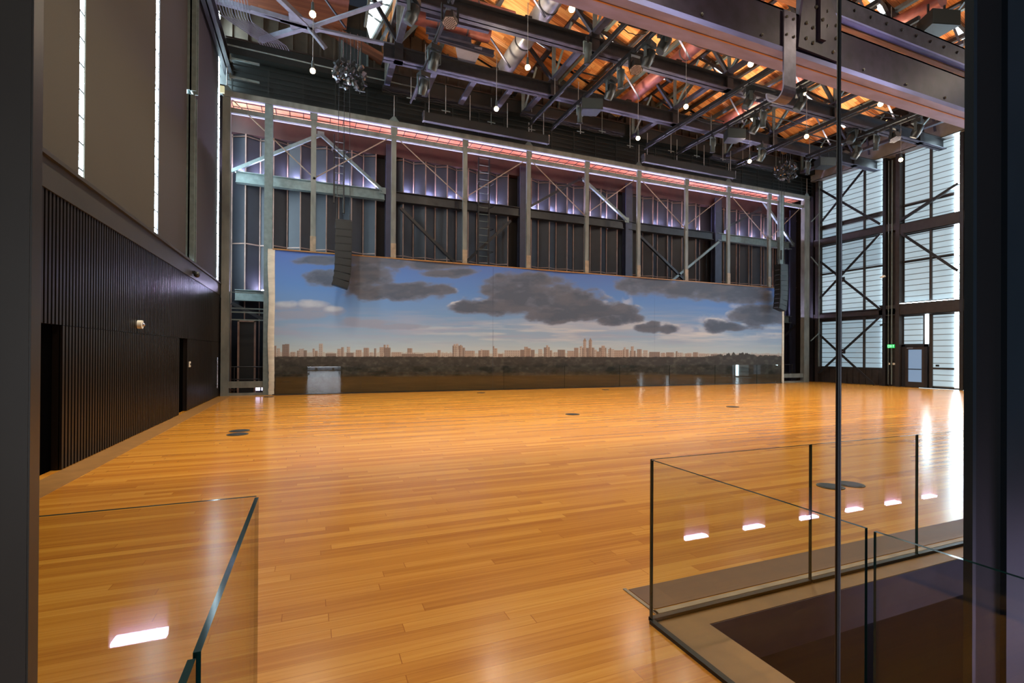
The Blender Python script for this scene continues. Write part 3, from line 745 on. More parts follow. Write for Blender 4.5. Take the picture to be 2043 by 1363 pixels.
# ------------------------------------------------------------------ right wall
XW = 30.12
m = MB(); m.box((XW+.1, 1.0, 0), (XW+.25, 23.8, 17))
struct(m.build('wall_right', steel_brown), 'dark brown steel right wall carrying the tall daylit windows', 'wall')
def rbeam(y0, y1, z0, z1, lab, x0=XW-.28, mt=steel_brown):
    r = thing('wall_beam', lab, 'beam', (XW, (y0+y1)/2, z0), 'horizontal beams on the right wall')
    MB().box((x0, y0, z0), (x0+.03, y1, z1)).box((x0, y0, z0), (XW+.1, y1, z0+.03)).box((x0, y0, z1-.03), (XW+.1, y1, z1)).build('channel', mt, r)
rbeam(1.3, 21.9, 12.85, 14.1, 'deep grey beam along the head of the right wall', XW-.5, mat('grey_beam', srgb(126, 124, 124), .5, .1, .15, 2))
def rwin(name, y0, y1, lab, muls, gap, segs, ztop=12.84, zbot=.95):
    """glowing shades y0..y1, dark mullions, bright slit at the near side"""
    r = thing(name, None, None, (XW, (y0+y1)/2, zbot)); struct(r, lab, 'window')
    ys = sorted([y0]+muls+[y1])
    for (za, zb, mt) in segs:
        for i in range(len(ys)-1):
            MB().box((XW+.02, ys[i]+.04, za), (XW+.04, ys[i+1]-.04, zb)).build('shade', mt, r)
    m = MB()
    for y in muls: m.box((XW-.08, y-.05, zbot), (XW+.08, y+.05, ztop))
    for (za, zb, mt) in segs: m.box((XW-.02, y0, za-.04), (XW+.06, y1, za+.03))
    m.build('mullions', steel_brown, r)
    MB().box((XW-.05, gap[0], zbot), (XW-.03, gap[1], ztop)).build('bright_slit', em_gap, r)
    g = MB(); z = zbot
    while z < ztop: g.box((XW-.07, gap[0]-.01, z), (XW-.05, gap[1]+.01, z+.035)); z += .42
    g.build('slit_bars', steel_dark, r)
segsA = [(9.95, 12.84, blind_bright), (9.15, 9.7, blind_mid), (6.88, 8.6, blind_mid), (4.38, 6.8, blind_bright), (.98, 3.82, blind_mid)]
segsB = [(9.98, 12.84, blind_bright), (8.98, 9.88, blind_bright), (6.9, 8.3, blind_bright), (4.62, 6.8, blind_bright)]
rwin('window_6', 17.72, 21.5, 'tall daylit window bay at the far end of the right wall', [18.85, 20.25], (17.72, 17.86), segsA)
rwin('window_7', 14.4, 16.8, 'tall daylit window bay above the exit door', [15.5], (14.22, 14.48), segsB, zbot=4.62)
for k, (ya, yb) in enumerate([(10.2, 13.4), (6.3, 9.5), (2.4, 5.6)]):
    rwin(['window_10', 'window_11', 'window_12'][k], ya, yb, ['daylit window bay beyond the right column', 'next daylit window bay toward the viewer', 'nearest daylit window bay of the right wall'][k], [(ya+yb)/2], (ya-.02, ya+.2), [(a_, b_, em_unseen_bay) for a_, b_, c_ in segsB]+[(.98, 3.82, blind_mid)])
# lower storey of bay B
r = thing('window_8', None, None, (XW, 15, .1)); struct(r, 'low daylit panels around the exit door', 'window')
MB().box((XW+.02, 15.9, 2.35), (XW+.04, 16.78, 3.85)).build('shade', blind_bright, r)
MB().box((XW+.02, 14.4, .1), (XW+.04, 15.42, 1.0)).box((XW+.02, 14.4, 1.1), (XW+.04, 15.42, 3.85)).build('shade', blind_bright, r)
MB().box((XW-.05, 15.6, 2.35), (XW-.03, 15.74, 3.9)).build('bright_slit', em_gap, r)
MB().box((XW-.05, 14.22, .1), (XW-.03, 14.46, 4.1)).build('bright_slit', em_gap, r)
MB().box((XW-.05, 15.42, 0), (XW+.1, 15.56, 3.95)).box((XW-.05, 14.2, 1.0), (XW+.06, 15.42, 1.08)).build('mullions', steel_brown, r)
MB().box((XW, 15.15, 1.15), (XW+.02, 15.3, 1.25)).build('vent', black_metal, r)
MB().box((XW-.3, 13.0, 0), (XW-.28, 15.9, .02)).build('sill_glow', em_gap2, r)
rbeam(17.0, 21.9, 8.65, 9.1, 'dark horizontal beam across the far window bay at upper level')
rbeam(13.8, 17.0, 8.35, 8.95, 'dark horizontal beam across the bay above the exit door at upper level')
rbeam(17.0, 21.9, 4.0, 4.32, 'dark horizontal beam across the far window bay at lower level')
rbeam(13.8, 17.9, 3.92, 4.55, 'deep dark horizontal beam above the exit door')
rbeam(1.3, 13.5, 8.35, 8.95, 'dark horizontal upper beam on the near part of the right wall')
rbeam(1.3, 13.5, 3.92, 4.5, 'dark horizontal lower beam on the near part of the right wall')
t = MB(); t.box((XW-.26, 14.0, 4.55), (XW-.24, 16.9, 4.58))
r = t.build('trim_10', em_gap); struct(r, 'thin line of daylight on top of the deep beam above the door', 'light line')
m = MB(); m.box((XW, 17.5, 0), (XW+.1, 21.9, .92))
for k in range(12): m.box((XW-.06, 17.7+k*.36, .05), (XW, 17.76+k*.36, .9))
struct(m.build('wall_right_base', steel_brown), 'dark ribbed base wall under the far window bay')
for i, (ya, yb, lab) in enumerate([(16.84, 17.7, 'dark steel column pair left of the exit door'), (13.55, 14.15, 'dark steel column right of the tall bright slit'), (9.6, 10.1, 'dark steel column of the near right wall, farther one'), (5.7, 6.2, 'dark steel column of the near right wall, nearer one'), (21.5, 22.0, 'dark corner column where the right wall meets the frame')]):
    r = thing('wall_column', lab, 'column', (XW-.2, (ya+yb)/2, 0), 'steel columns of the right wall')
    MB().box((XW-.32, ya, 0), (XW+.1, ya+.2, 12.85)).build('shaft', steel_brown, r)
    MB().box((XW-.32, yb-.16, 0), (XW+.1, yb, 12.85)).build('shaft', steel_dark, r)
    if i == 0:
        MB().tube([(XW-.3, 17.22, .1), (XW-.3, 17.22, 12.6)], .03).tube([(XW-.36, 17.36, 0.1), (XW-.36, 17.36, 12.6)], .02).build('conduit', steel_green, r)
for (a, b, lab) in [((21.4, 12.3), (17.75, 9.15), 'upper window brace falling toward the viewer'), ((18.4, 12.8), (21.4, 9.95), 'upper window brace falling toward the corner'),
                    ((17.75, 8.6), (21.4, 5.2), 'middle window brace falling toward the corner'), ((21.4, 7.75), (17.7, 4.3), 'middle window brace falling toward the viewer'),
                    ((17.67, 3.95), (21.36, .56), 'lower window brace falling toward the corner'), ((21.4, 3.1), (18.05, .05), 'lower window brace reaching the floor'),
                    ((16.75, 9.1), (14.15, 10.3), 'window brace rising toward the viewer above the exit door'), ((16.65, 8.35), (14.15, 5.95), 'window brace falling toward the viewer above the exit door')]:
    r = thing('diagonal_brace', 'dark '+lab, 'brace', (XW-.4, (a[0]+b[0])/2, min(a[1], b[1])), 'diagonal braces across the right windows')
    MB().angle((XW-.4, a[0], a[1]), (XW-.4, b[0], b[1]), .13, .03, side=(1, 0, 0)).build('bar', steel_dark, r)
for z, y, lab in ((11.2, 20.1, 'upper'), (6.3, 19.85, 'middle'), (1.95, 19.8, 'lower')):
    r = thing('brace_plate', 'small dark gusset plate at the %s brace crossing' % lab, 'plate', (XW-.45, y, z), 'gusset plates at the brace crossings')
    MB().box((XW-.49, y-.14, z-.14), (XW-.46, y+.14, z+.14)).build('plate', steel_dark, r)
    MB().ball((XW-.5, y, z), .03, 8).build('bolt', chrome, r)
# exit door
r = thing('exit_door', 'glazed dark-framed exit door in the right wall', 'door', (XW-.1, 16.2, 0))
MB().box((XW-.12, 15.62, 0), (XW-.02, 15.76, 2.3)).box((XW-.12, 16.66, 0), (XW-.02, 16.82, 2.3)).box((XW-.12, 15.62, 2.2), (XW-.02, 16.82, 2.32)).build('frame', steel_dark, r)
lf = MB().box((XW-.1, 15.76, .02), (XW-.04, 15.88, 2.18)).box((XW-.1, 16.52, .02), (XW-.04, 16.66, 2.18)).box((XW-.1, 15.88, 2.04), (XW-.04, 16.52, 2.18)).box((XW-.1, 15.88, .02), (XW-.04, 16.52, .3)).build('leaf', steel_brown, r)
MB().box((XW-.07, 15.88, .3), (XW-.06, 16.52, 2.04)).build('pane', emis('door_glass', srgb(150, 180, 214), .62), lf)
MB().box((XW-.18, 15.86, .96), (XW-.15, 16.6, 1.01)).build('push_bar', black_metal, lf)
MB().box((XW-.16, 16.25, 2.1), (XW-.1, 16.55, 2.15)).build('door_closer', chrome, lf)
r = thing('exit_sign', 'small green glowing EXIT sign left of the exit door', 'sign', (XW-.35, 17.2, 2.12))
MB().box((XW-.38, 17.04, 2.13), (XW-.34, 17.4, 2.33)).build('case', em_exit, r)
lt = MB()
def seg(c, pts, w=.018):
    for (a, b) in pts:
        y0 = 17.36-c*.082
        lt.bar((XW-.385, y0-a[0]*.055, 2.165+a[1]*.13), (XW-.385, y0-b[0]*.055, 2.165+b[1]*.13), w, .006, side=(1, 0, 0))
seg(0, [((0, 0), (0, 1)), ((0, 1), (1, 1)), ((0, .5), (.8, .5)), ((0, 0), (1, 0))])
seg(1, [((0, 0), (1, 1)), ((0, 1), (1, 0))])
seg(2, [((.5, 0), (.5, 1))]); seg(3, [((.5, 0), (.5, 1)), ((0, 1), (1, 1))])
lt.build('lettering', em_exit_t, r)
for y, lab in ((17.33, 'left'), (17.08, 'right')):
    r = thing('wall_switch', 'small white switch box below the EXIT sign, %s one' % lab, 'switch', (XW-.33, y, 1.2), 'switch boxes below the exit sign')
    MB().box((XW-.36, y-.05, 1.2), (XW-.33, y+.05, 1.3)).build('plate', white_plastic, r)
    MB().box((XW-.37, y-.015, 1.23), (XW-.36, y+.015, 1.27)).build('rocker', fascia, r)
for (z, mt, lab) in ((6.15, white_plastic, 'small white camera beside the bright slit of the far window bay'), (3.45, black_metal, 'small black camera below the deep beam near the far window slit')):
    r = thing('security_camera', lab, 'camera', (XW-.5, 17.55, z))
    MB().tube([(XW-.5, 17.45, z), (XW-.5, 17.7, z-.03)], .05).build('body', mt, r); MB().box((XW-.5, 17.55, z+.03), (XW-.3, 17.6, z+.08)).build('bracket', mt, r)
# thin pipe column with stays beside the frame's right end
r = thing('stand_pipe', 'slender pale pipe with stays between the frame and the right windows', 'pipe', (29.65, 21.5, 0))
MB().tube([(29.62, 21.3, 1.0), (29.62, 21.3, 12.4)], .03).build('pipe', steel_green, r)
for a, b in (((29.0, 10.1), (29.62, 10.7)), ((29.0, 7.9), (29.62, 7.3)), ((29.0, 2.6), (29.62, 3.1))):
    MB().bar((a[0], 21.4, a[1]), (b[0], 21.3, b[1]), .05).build('stay', steel_green, r)

# ------------------------------------------------------------------ line array speakers
def line_array(xc, yc, ztop, lab, face):
    r = thing('line_array_speaker', lab, 'speaker', (xc, yc, ztop-2.7), 'hanging line array speakers')
    w = .62; d = .42; n = 9; z = ztop; ang = 0; px, pz = 0., ztop
    MB().box((xc-.3, yc-.2, ztop), (xc+.3, yc+.2, ztop+.05)).bar((xc-.25, yc, ztop+.05), (xc-.25, yc, ztop+.35), .05).bar((xc+.25, yc, ztop+.05), (xc+.25, yc, ztop+.35), .05).build('fly_frame', steel_dark, r)
    for i in range(n):
        h = .29 if i else .36
        a = (0, 0, 0, 0, .02, .06, .12, .2, .28)[i]
        off = (0, 0, 0, 0, 0, .005, .02, .05, .10)[i]
        c = Vector((xc-face*off, yc, z-h/2))
        m = MB(); rot = Matrix.Rotation(a*face, 3, 'Y')
        vs = []
        for sx, sy, sz in [(-1,-1,-1),(1,-1,-1),(1,1,-1),(-1,1,-1),(-1,-1,1),(1,-1,1),(1,1,1),(-1,1,1)]:
            sh = .93 if sy > 0 else 1
            vs.append(c+rot@Vector((sx*w/2, sy*d/2, sz*h/2*.96*sh)))
        m.add(vs, [(3,2,1,0),(4,5,6,7),(0,1,5,4),(1,2,6,5),(2,3,7,6),(3,0,4,7)])
        cab = m.build('cabinet', black_metal, r)
        g = MB(); q = c+rot@Vector((0, -d/2-.005, 0))
        g.bar(q+rot@Vector((-w*.46, 0, 0)), q+rot@Vector((w*.46, 0, 0)), .008, h*.8, side=(0, 0, 1)); g.build('grille', black_metal, cab)
        g = MB(); q = c+rot@Vector((-face*0-w/2-.006, 0, -h*.3)); g.bar(q-Vector((0, .15, 0)), q+Vector((0, .15, 0)), .012, .03); g.build('rigging_link', chrome, cab)
        z -= h*.985
    for k in (-.25, 0, .25):
        MB().tube([(xc+k, yc, ztop+.3), (xc+k*.8, yc, 12.6)], .012, 6).build('cable', steel_dark, r)
    MB().tube([(xc, yc, ztop+.35), (xc, yc, ztop+.9)], .05, 8).build('chain_hoist', black_metal, r)
line_array(1.1, 20.75, 6.95, 'black line array speaker hanging in front of the left part of the mural', 1)
line_array(25.6, 20.75, 7.0, 'black line array speaker hanging at the right end of the mural', 1)

# ------------------------------------------------------------------ floor covers
for (x, y, lab) in [(478, 860, 'round dark floor cover at left, farther of the pair'), (474, 867, 'round dark floor cover at left, nearer of the pair'), (1142, 827, 'round dark floor cover in the middle of the floor'),
                    (1462, 812, 'round dark floor cover in front of the right part of the mural'), (1657, 971, 'round dark floor cover behind the right glass, crossed by the thin screen edge'), (1697, 967, 'round dark floor cover just right of the screen edge'),
                    (960, 784, 'small dark floor cover near the mural centre-left'), (536, 792, 'small dark floor cover at the mural left corner'), (1208, 778, 'small dark floor cover near the mural centre')]:
    p = P(x, y, 2, 0); R = .16 if y > 940 else (.2 if y > 800 else .18)
    r = thing('floor_cover', lab, 'floor cover', (p.x, p.y, 0), 'round floor box covers')
    MB().tube([(p.x, p.y, 0), (p.x, p.y, .008)], R, 28, smooth=False).build('ring', disc_mat, r)
    MB().tube([(p.x, p.y, .008), (p.x, p.y, .012)], R*.82, 28, smooth=False).build('lid', steel_dark, r)

# ------------------------------------------------------------------ roof
NODEX = [2.83, 9.18, 15.46, 21.8, 28.1]
NY = [2.2, 5.4, 8.6, 11.8, 15.0, 18.2, 21.4]
def roof_z(x, i):
    """underside of deck: falls with x inside each bay"""
    a = ([-3.52]+NODEX+[34.4])[i]; b = ([-3.52]+NODEX+[34.4])[i+1]
    return 16.9-(x-a)/(b-a)*2.3
edges = [-3.52]+NODEX+[34.4]
for bi in range(6):
    a, b = edges[bi], min(edges[bi+1], 30.3)
    m = MB()
    for k in range(len(NY)-1):
        y0, y1 = NY[k]+.45, NY[k+1]+.15
        b = min(edges[bi+1], 30.3)
        if bi == 0:
            z0 = z1 = 15.2
            if k >= 4: b = 1.2
        else: z0, z1 = roof_z(a, bi), roof_z(b, bi)
        m.poly([(a, y0, z0), (b, y0, z1), (b, y1, z1), (a, y1, z0)][::-1], (0, 0, .12))
    b = min(edges[bi+1], 30.3)
    m.poly([(a, 1.0, roof_z(a, bi)), (b, 1.0, roof_z(b, bi)), (b, NY[0]+.15, roof_z(b, bi)), (a, NY[0]+.15, roof_z(a, bi))][::-1], (0, 0, .12))
    m.poly([(a, NY[-1]+.45, roof_z(a, bi)), (b, NY[-1]+.45, roof_z(b, bi)), (b, 23.8, roof_z(b, bi)), (a, 23.8, roof_z(a, bi))][::-1], (0, 0, .12))
    if bi > 0: m.box((a-.06, 1.0, 14.6), (a+.06, 23.8, 17.0))
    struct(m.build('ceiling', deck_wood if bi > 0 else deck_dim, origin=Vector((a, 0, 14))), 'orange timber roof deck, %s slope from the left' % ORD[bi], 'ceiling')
    if bi == 0: continue
    g = MB()
    for k in range(1, len(NY)-1):
        y0, y1 = NY[k]+.15, NY[k]+.45
        if bi == 0: continue
        za, zb = (16.3, 16.3) if bi == 0 else (roof_z(a, bi)+.06, roof_z(b, bi)+.06)
        bb = a+(b-a)*.97; 
        g.poly([(a+.1, y0, za), (bb, y0, zb), (bb, y1, zb), (a+.1, y1, za)][::-1], (0, 0, .03))
    o = g.build('window_%d' % (20+bi), em_sky); struct(o, 'thin glazed skylight strips in the %s roof slope' % ORD[bi], 'skylight')
# large glazed roof lantern over the first bay
sk = [P(746, 0, 2, 15.5), P(779, 0, 2, 15.5), P(772, 20, 2, 15.1), P(737, 73, 2, 14.6), P(737, 50, 2, 14.8)]
r = thing('window_30', None, None, tuple(sk[3])); struct(r, 'big bright sloping skylight in the upper left of the roof', 'skylight')
q = [P(742, -25, 2, 15.6), P(796, -25, 2, 15.6), P(739, 80, 2, 14.5), P(731, 52, 2, 14.7)]
MB().poly(q[::-1], (0, 0, .05)).build('pane', em_sky, r)
m = MB(); m.bar(q[1]+Vector((.05, 0, -.05)), q[2]+Vector((.05, 0, -.05)), .12); m.bar(q[0]-Vector((.05, 0, .05)), q[3]-Vector((.05, 0, .05)), .1); m.bar(q[1]+Vector((.3, 0, -.1)), q[2]+Vector((.35, 0, -.1)), .1)
for t in (.3, .62): m.bar(q[0].lerp(q[3], t)-Vector((0, 0, .06)), q[1].lerp(q[2], t)-Vector((0, 0, .06)), .05)
m.build('frame', steel_green, r)

# lengthwise girders
for k, (y, lab) in enumerate([(18.2, 'farthest'), (15.0, 'second farthest'), (11.8, 'third farthest'), (8.6, 'nearest')]):
    if k == 3: y = 6.0
    r = thing('roof_girder', 'long dark I-beam girder running parallel to the mural, %s' % lab, 'girder', (13, y, 12.35), 'lengthwise roof girders')
    x0 = 2.3
    m = MB(); m.ibeam((x0, y, 12.62), (30.1, y, 12.62), .34, .52, .035, 0, 1); m.build('beam', [steel_dark, steel_purple], r)  # bottom flange in paler steel: bounced light put into its colour
    for x in NODEX:
        MB().box((x-.16, y-.14, 12.36), (x+.16, y+.14, 13.05)).build('node_plate', steel_dark, r)
# cross trusses
for i, x in enumerate(NODEX):
    r = thing('roof_truss', 'light steel cross truss running toward the mural, %s from the left' % ORD[i], 'truss', (x, 12, 13), 'cross trusses')
    MB().bar((x, 1.3, 13.08), (x, 21.4, 13.08), .22, .14).build('bottom_chord', steel_purple, r)
    MB().bar((x, 1.3, 14.62), (x, 23.5, 14.62), .16, .14).build('top_chord', steel_brown, r)
    for k, y in enumerate(NY):
        MB().angle((x, y, 13.1), (x, y, 14.7 if i else 15.9), .17, .03).build('post', steel_green, r)
        if k < len(NY)-1:
            MB().angle((x, y, 13.1), (x, (y+NY[k+1])/2, 14.6), .09).build('diagonal', steel_dark, r)
            MB().angle((x, NY[k+1], 13.1), (x, (y+NY[k+1])/2, 14.6), .09).build('diagonal', steel_green, r)
# in-plane lateral diagonals (x-direction webs) at each node row
for k, y in enumerate(NY[3:6]):
    r = thing('roof_truss', 'light steel lengthwise web truss above the %s girder' % ['third farthest', 'second farthest', 'farthest'][k], 'truss', (13, y, 13), 'lengthwise webs')
    xs2 = [-3.3]+NODEX+[30.0]
    for j in range(len(xs2)-1):
        a, b = xs2[j], xs2[j+1]
        zt = lambda xx: roof_z(xx, j)-.25 if j else 15.9
        p1, p2 = a+(b-a)*.34, a+(b-a)*.70
        MB().angle((a, y, 13.1), (p1, y, zt(p1)), .13).build('diagonal', steel_green, r)
        MB().angle((b, y, 13.1), (p2, y, zt(p2)), .12).build('diagonal', steel_dark, r)
        MB().angle((p1, y, zt(p1)), (p2, y, 13.2), .08).build('diagonal', steel_purple, r)
        MB().bar((a+.1, y, zt(a+.1)), (b-.1, y, zt(b-.1)), .12, .16).build('top_chord', steel_brown, r)
        if j: MB().bar((a, y+1.4, 13.5), (b, y+1.4, 13.5), .07, .12).build('bottom_chord', steel_purple, r)
# horizontal bracing plane at left: star node seen at upper left
nd = P(615, 52, 2, 13.0)
r = thing('roof_bracing', 'star-shaped pale steel bracing node at the upper left of the roof', 'bracing', tuple(nd), None)
for q in [(430, 0), (500, 18), (545, -15), (760, 3), (520, 80), (790, 90), (650, 95)]:
    e = P(q[0], q[1], 2, 13.0 if q != (650, 95) else 12.4)
    m = MB(); m.angle(nd, e, .16, .03); m.build('arm', steel_lilac, r)
m = MB(); pl = [P(x, y, 2, 12.95) for x, y in ((575, 25), (620, 40), (652, 62), (620, 68), (580, 58))]; m.poly(pl, (0, 0, .03)); m.build('gusset', steel_lilac, r)
# purlins in the bays (y-direction and x-direction members under the deck)
cnt = 0
for bi in range(1, 5):
    a, b = edges[bi], edges[bi+1]
    for f, nm in ((.2, 'first'), (.4, 'second'), (.6, 'third'), (.8, 'fourth')):
        x = a+(b-a)*f; z = roof_z(x, bi)-.16
        r = thing('purlin', 'slim roof purlin under the %s slope, %s from its high side' % (ORD[bi], nm), 'purlin', (x, 12, z-.1), 'purlins under the roof deck')
        MB().angle((x, 1.3, z), (x, 23.4, z), .16, .03).build('bar', steel_brown if f in (.2, .6) else steel_green, r)
# lower secondary framing seen in the gap left of the first node
for i, (xa, ya, xb, yb, z, w, lab) in enumerate([(855, 70, 985, 108, 13.0, .16, 'upper'), (850, 30, 975, 60, 13.3, .14, 'top'), (850, 60, 940, 82, 13.1, .12, 'middle'), (848, 108, 930, 128, 13.0, .16, 'lower')]):
    A = P(xa, ya, 2, z); B = P(xb, yb, 2, z)
    r = thing('cross_beam', 'short mauve secondary roof beam near the first truss, %s one' % lab, 'beam', tuple((A+B)/2), 'secondary beams near the first truss')
    MB().ibeam(A, B, w, .2, .02).build('beam', steel_purple, r)
for i, (x, lab) in enumerate([(4.3, 'left'), (5.9, 'middle'), (7.5, 'right')]):
    r = thing('cross_beam', 'short pale stub beam hanging behind the farthest girder, %s one' % lab, 'beam', (x, 19, 12.6), 'stub beams at the back of the roof')
    MB().bar((x, 18.4, 12.62), (x, 20.6, 12.62), .22, .12).build('beam', steel_purple, r)
A = P(908, 92, 2, 13.0); B = P(962, 98, 2, 13.0); Cc = P(945, 133, 2, 13.0); D = P(915, 127, 2, 13.0)
r = thing('ceiling_panel', 'flat lilac-grey panel hanging among the beams near the first truss', 'panel', tuple(A))
MB().poly([A, B, Cc, D], (0, 0, .06)).build('panel', lilac_panel, r)
MB().poly([A+Vector((0, 0, .06)), B+Vector((0, 0, .06)), (A+B)/2+Vector((0, .3, .4))], (.02, .02, 0)).build('bracket', steel_dark, r)
# ducts
r = thing('air_duct', 'thick round grey air duct running toward the mural in the second roof bay', 'duct', (7.6, 14, 13.7))
MB().tube([(7.6, 9, 14.0), (7.6, 20.6, 14.0)], .36, 28).build('pipe', duct_mat, r)
m = MB()
for y in (11, 13.2, 15.4, 17.6, 19.6): m.tube([(7.6, y, 14), (7.6, y+.06, 14)], .38, 28)
m.build('flange', steel_dark, r)
for (y, z, x0, x1, lab) in [(16.3, 13.7, 3.3, 6.6, 'nearer'), (17.2, 13.6, 3.2, 6.0, 'farther')]:
    r = thing('air_duct', 'short reddish round duct lying across near the first truss, %s one' % lab, 'duct', ((x0+x1)/2, y, z-.2), 'reddish ducts near the first truss')
    MB().tube([(x0, y, z), (x1, y, z)], .3, 24).build('pipe', duct_red, r)
    for q in (.8, 1.9): MB().tube([(x0+q, y, z), (x0+q+.05, y, z)], .315, 24).build('seam', steel_purple, r)
for (x, lab) in [(14.0, 'third'), (20.0, 'fourth')]:
    r = thing('air_duct', 'long oxide red duct running toward the mural in the %s roof bay' % lab, 'duct', (x, 14, 13.7), 'oxide red ducts')
    MB().tube([(x, 10, 14.0), (x, 20.6, 14.0)], .28, 24).build('pipe', duct_red, r)
    for q in (12.4, 15.8): MB().tube([(x, q, 14), (x, q+.05, 14)], .30, 24).build('seam', steel_purple, r)
# bent conduits at upper left
for k in range(12):
    x = -2.95+k*.085
    r = thing('conduit', 'slim bent grey conduit of the bundle at the upper left, %s from the left' % ORD[k], 'pipe', (x, 17.5, 12.6), 'bundle of bent conduits')
    MB().tube([(x, 13.5, 12.9), (x, 18.4, 12.85), (x+.03, 18.6, 12.85), (x+1.05, 19.5, 12.8), (x+1.12, 19.75, 12.8)], .013, 7).build('pipe', conduit_mat, r)

# ------------------------------------------------------------------ upper back: studs, windows, catwalk
m = MB(); m.box((-3.6, 22.6, 13.9), (30.2, 22.7, 17))
for k in range(60): m.box((-3.2+k*.56, 22.5, 13.9), (-3.1+k*.56, 22.6, 17))
struct(m.build('wall_back_top', mat('stud_wall', srgb(70, 60, 48), .7, 0, .2, 3)), 'tan studded wall band high above the catwalk')
m = MB(); m.box((-3.6, 22.2, 11.86), (30.2, 22.3, 13.9))
struct(m.build('wall_catwalk', catwalk_mat), 'black wall band behind the catwalk')
for k, x in enumerate([1.6, 12.2, 18.6]):
    r = thing('wall_louver', 'dull green-grey shutter panel high on the back wall, %s from the left' % ORD[k], 'panel', (x, 22.4, 13.9), 'shutters high on the back wall')
    MB().box((x-.5, 22.42, 14.0), (x+.5, 22.5, 15.9)).build('shutter', grey_green, r)
    MB().box((x-.58, 22.38, 13.95), (x-.5, 22.5, 15.95)).box((x+.5, 22.38, 13.95), (x+.58, 22.5, 15.95)).build('frame', steel_green, r)
r = thing('catwalk', 'long black catwalk with pipe railings above the steel frame', 'catwalk', (13, 21.6, 11.9))
MB().box((-3.2, 21.85, 11.9), (30, 22.2, 11.96)).build('deck', catwalk_mat, r)
m = MB()
for z in (12.15, 12.35, 12.55, 12.75, 13.0): m.bar((-3.2, 21.87, z), (30, 21.87, z), .035)
m.build('rails', catwalk_mat, r)
for k in range(26):
    x = -3+k*1.27; MB().bar((x, 21.87, 11.9), (x, 21.87, 13.05), .05).build('stanchion', catwalk_mat, r)
r = thing('catwalk_beam', 'heavy dark box beam above the catwalk railing', 'beam', (13, 21.8, 13.1))
MB().box((-3.2, 21.6, 13.25), (30, 22.0, 13.85)).build('beam', catwalk_mat, r)
MB().box((-3.2, 21.55, 13.82), (30, 21.6, 13.87)).build('edge', steel_brown, r)
r = thing('rail_pipe', 'thin pale pipe running along above the frame at the upper left', 'pipe', (0, 21, 13))
MB().tube([(-3.3, 21.2, 13.35), (4.5, 21.2, 13.2)], .03, 8).build('pipe', steel_green, r)
for (x0, x1, lab) in ((4.25, 10.1, 'left'), (15.5, 21.6, 'right')):
    r = thing('screen_housing', 'long black projection screen housing above the frame, %s one' % lab, 'screen housing', ((x0+x1)/2, 20.5, 11.45), 'screen housings')
    MB().box((x0, 20.4, 11.5), (x1, 20.62, 11.85)).build('case', black_metal, r)
    MB().box((x0, 20.38, 11.47), (x1, 20.42, 11.5)).build('lip', steel_dark, r)
    for q in (x0, x1): MB().box((q-.03, 20.38, 11.48), (q+.03, 20.64, 11.88)).build('end_cap', chrome, r)
    for f in (.04, .35, .65, .96):
        x = x0+(x1-x0)*f; MB().tube([(x, 20.5, 11.85), (x, 20.5, 13)], .015, 6).build('hanger', cable_mat, r)
for i, x in enumerate([-3.15, 3.2, 9.62, 16.06, 22.38, 28.9]):
    r = thing('frame_hanger', 'small pale hanger bracket on top of the steel frame, %s from the left' % ORD[i], 'bracket', (x, 21.6, 11.74), 'hangers on top of the frame')
    MB().poly([(x-.25, 21.6, 11.74), (x+.25, 21.6, 11.74), (x+.05, 21.6, 11.98), (x-.05, 21.6, 11.98)], (0, .04, 0)).build('plate', steel_green, r)
    MB().tube([(x, 21.62, 11.95), (x, 21.62, 12.9)], .02, 6).build('rod', cable_mat, r)
for (z, lab) in ((12.9, 'upper'), (12.2, 'lower')):
    r = thing('corner_bracket', 'short pale bracket arm in the upper left corner, %s one' % lab, 'bracket', (-2.8, 21.3, z), 'bracket arms in the corner')
    MB().bar((-2.98, 21.3, z), (-2.0, 21.3, z-.03), .07).build('arm', steel_green, r); MB().box((-3.01, 21.2, z-.1), (-2.96, 21.4, z+.1)).build('plate', steel_green, r)
r = thing('junction_box', 'small pale yellow lamp box in the corner beside the frame top', 'box', (-3.2, 21.2, 11.3))
MB().box((-3.3, 21.1, 11.45), (-3.16, 21.2, 11.7)).build('box', emis('pale_lamp', srgb(230, 225, 180), .8), r)
MB().box((-3.3, 21.08, 11.7), (-3.14, 21.22, 11.74)).build('cap', steel_dark, r)
# extra rigging tangle: vertical rods and cable trays above the catwalk
for k in range(14):
    x = 1.8+k*1.9+random.uniform(-.4, .4); y = random.uniform(20.2, 21.1); zt = random.uniform(13.2, 14.2); zb = random.uniform(12.0, 12.5)
    r = thing('hanging_rod', 'thin rod hanging above the frame, %s from the left' % ORD[k], 'rod', (x, y, zb), 'rods hanging above the frame')
    MB().tube([(x, y, zb), (x, y, zt)], .016, 6).build('rod', cable_mat if k % 3 else steel_green, r)
    MB().bar((x-.18, y, zb+.1), (x+.2, y, zb+.1), .03).build('cross_piece', steel_green, r)
for k, (x0, x1, y, z) in enumerate([(2.6, 8.2, 20.9, 12.7), (8.8, 14.4, 20.7, 12.75), (20.2, 24.9, 20.8, 12.6)]):
    r = thing('cable_tray', 'dark cable tray with loose cables over the catwalk, %s from the left' % ORD[k], 'cable tray', ((x0+x1)/2, y, z), 'cable trays')
    MB().box((x0, y-.15, z), (x1, y+.15, z+.02)).box((x0, y-.16, z), (x1, y-.15, z+.1)).build('tray', steel_dark, r)
    m = MB()
    for q in range(4):
        pts = [(x0+(x1-x0)*t/12, y-.1+q*.06, z-.02-.10*abs(math.sin(t*1.3+q))) for t in range(13)]; m.tube(pts, .012, 5)
    m.build('cables', black_metal, r)

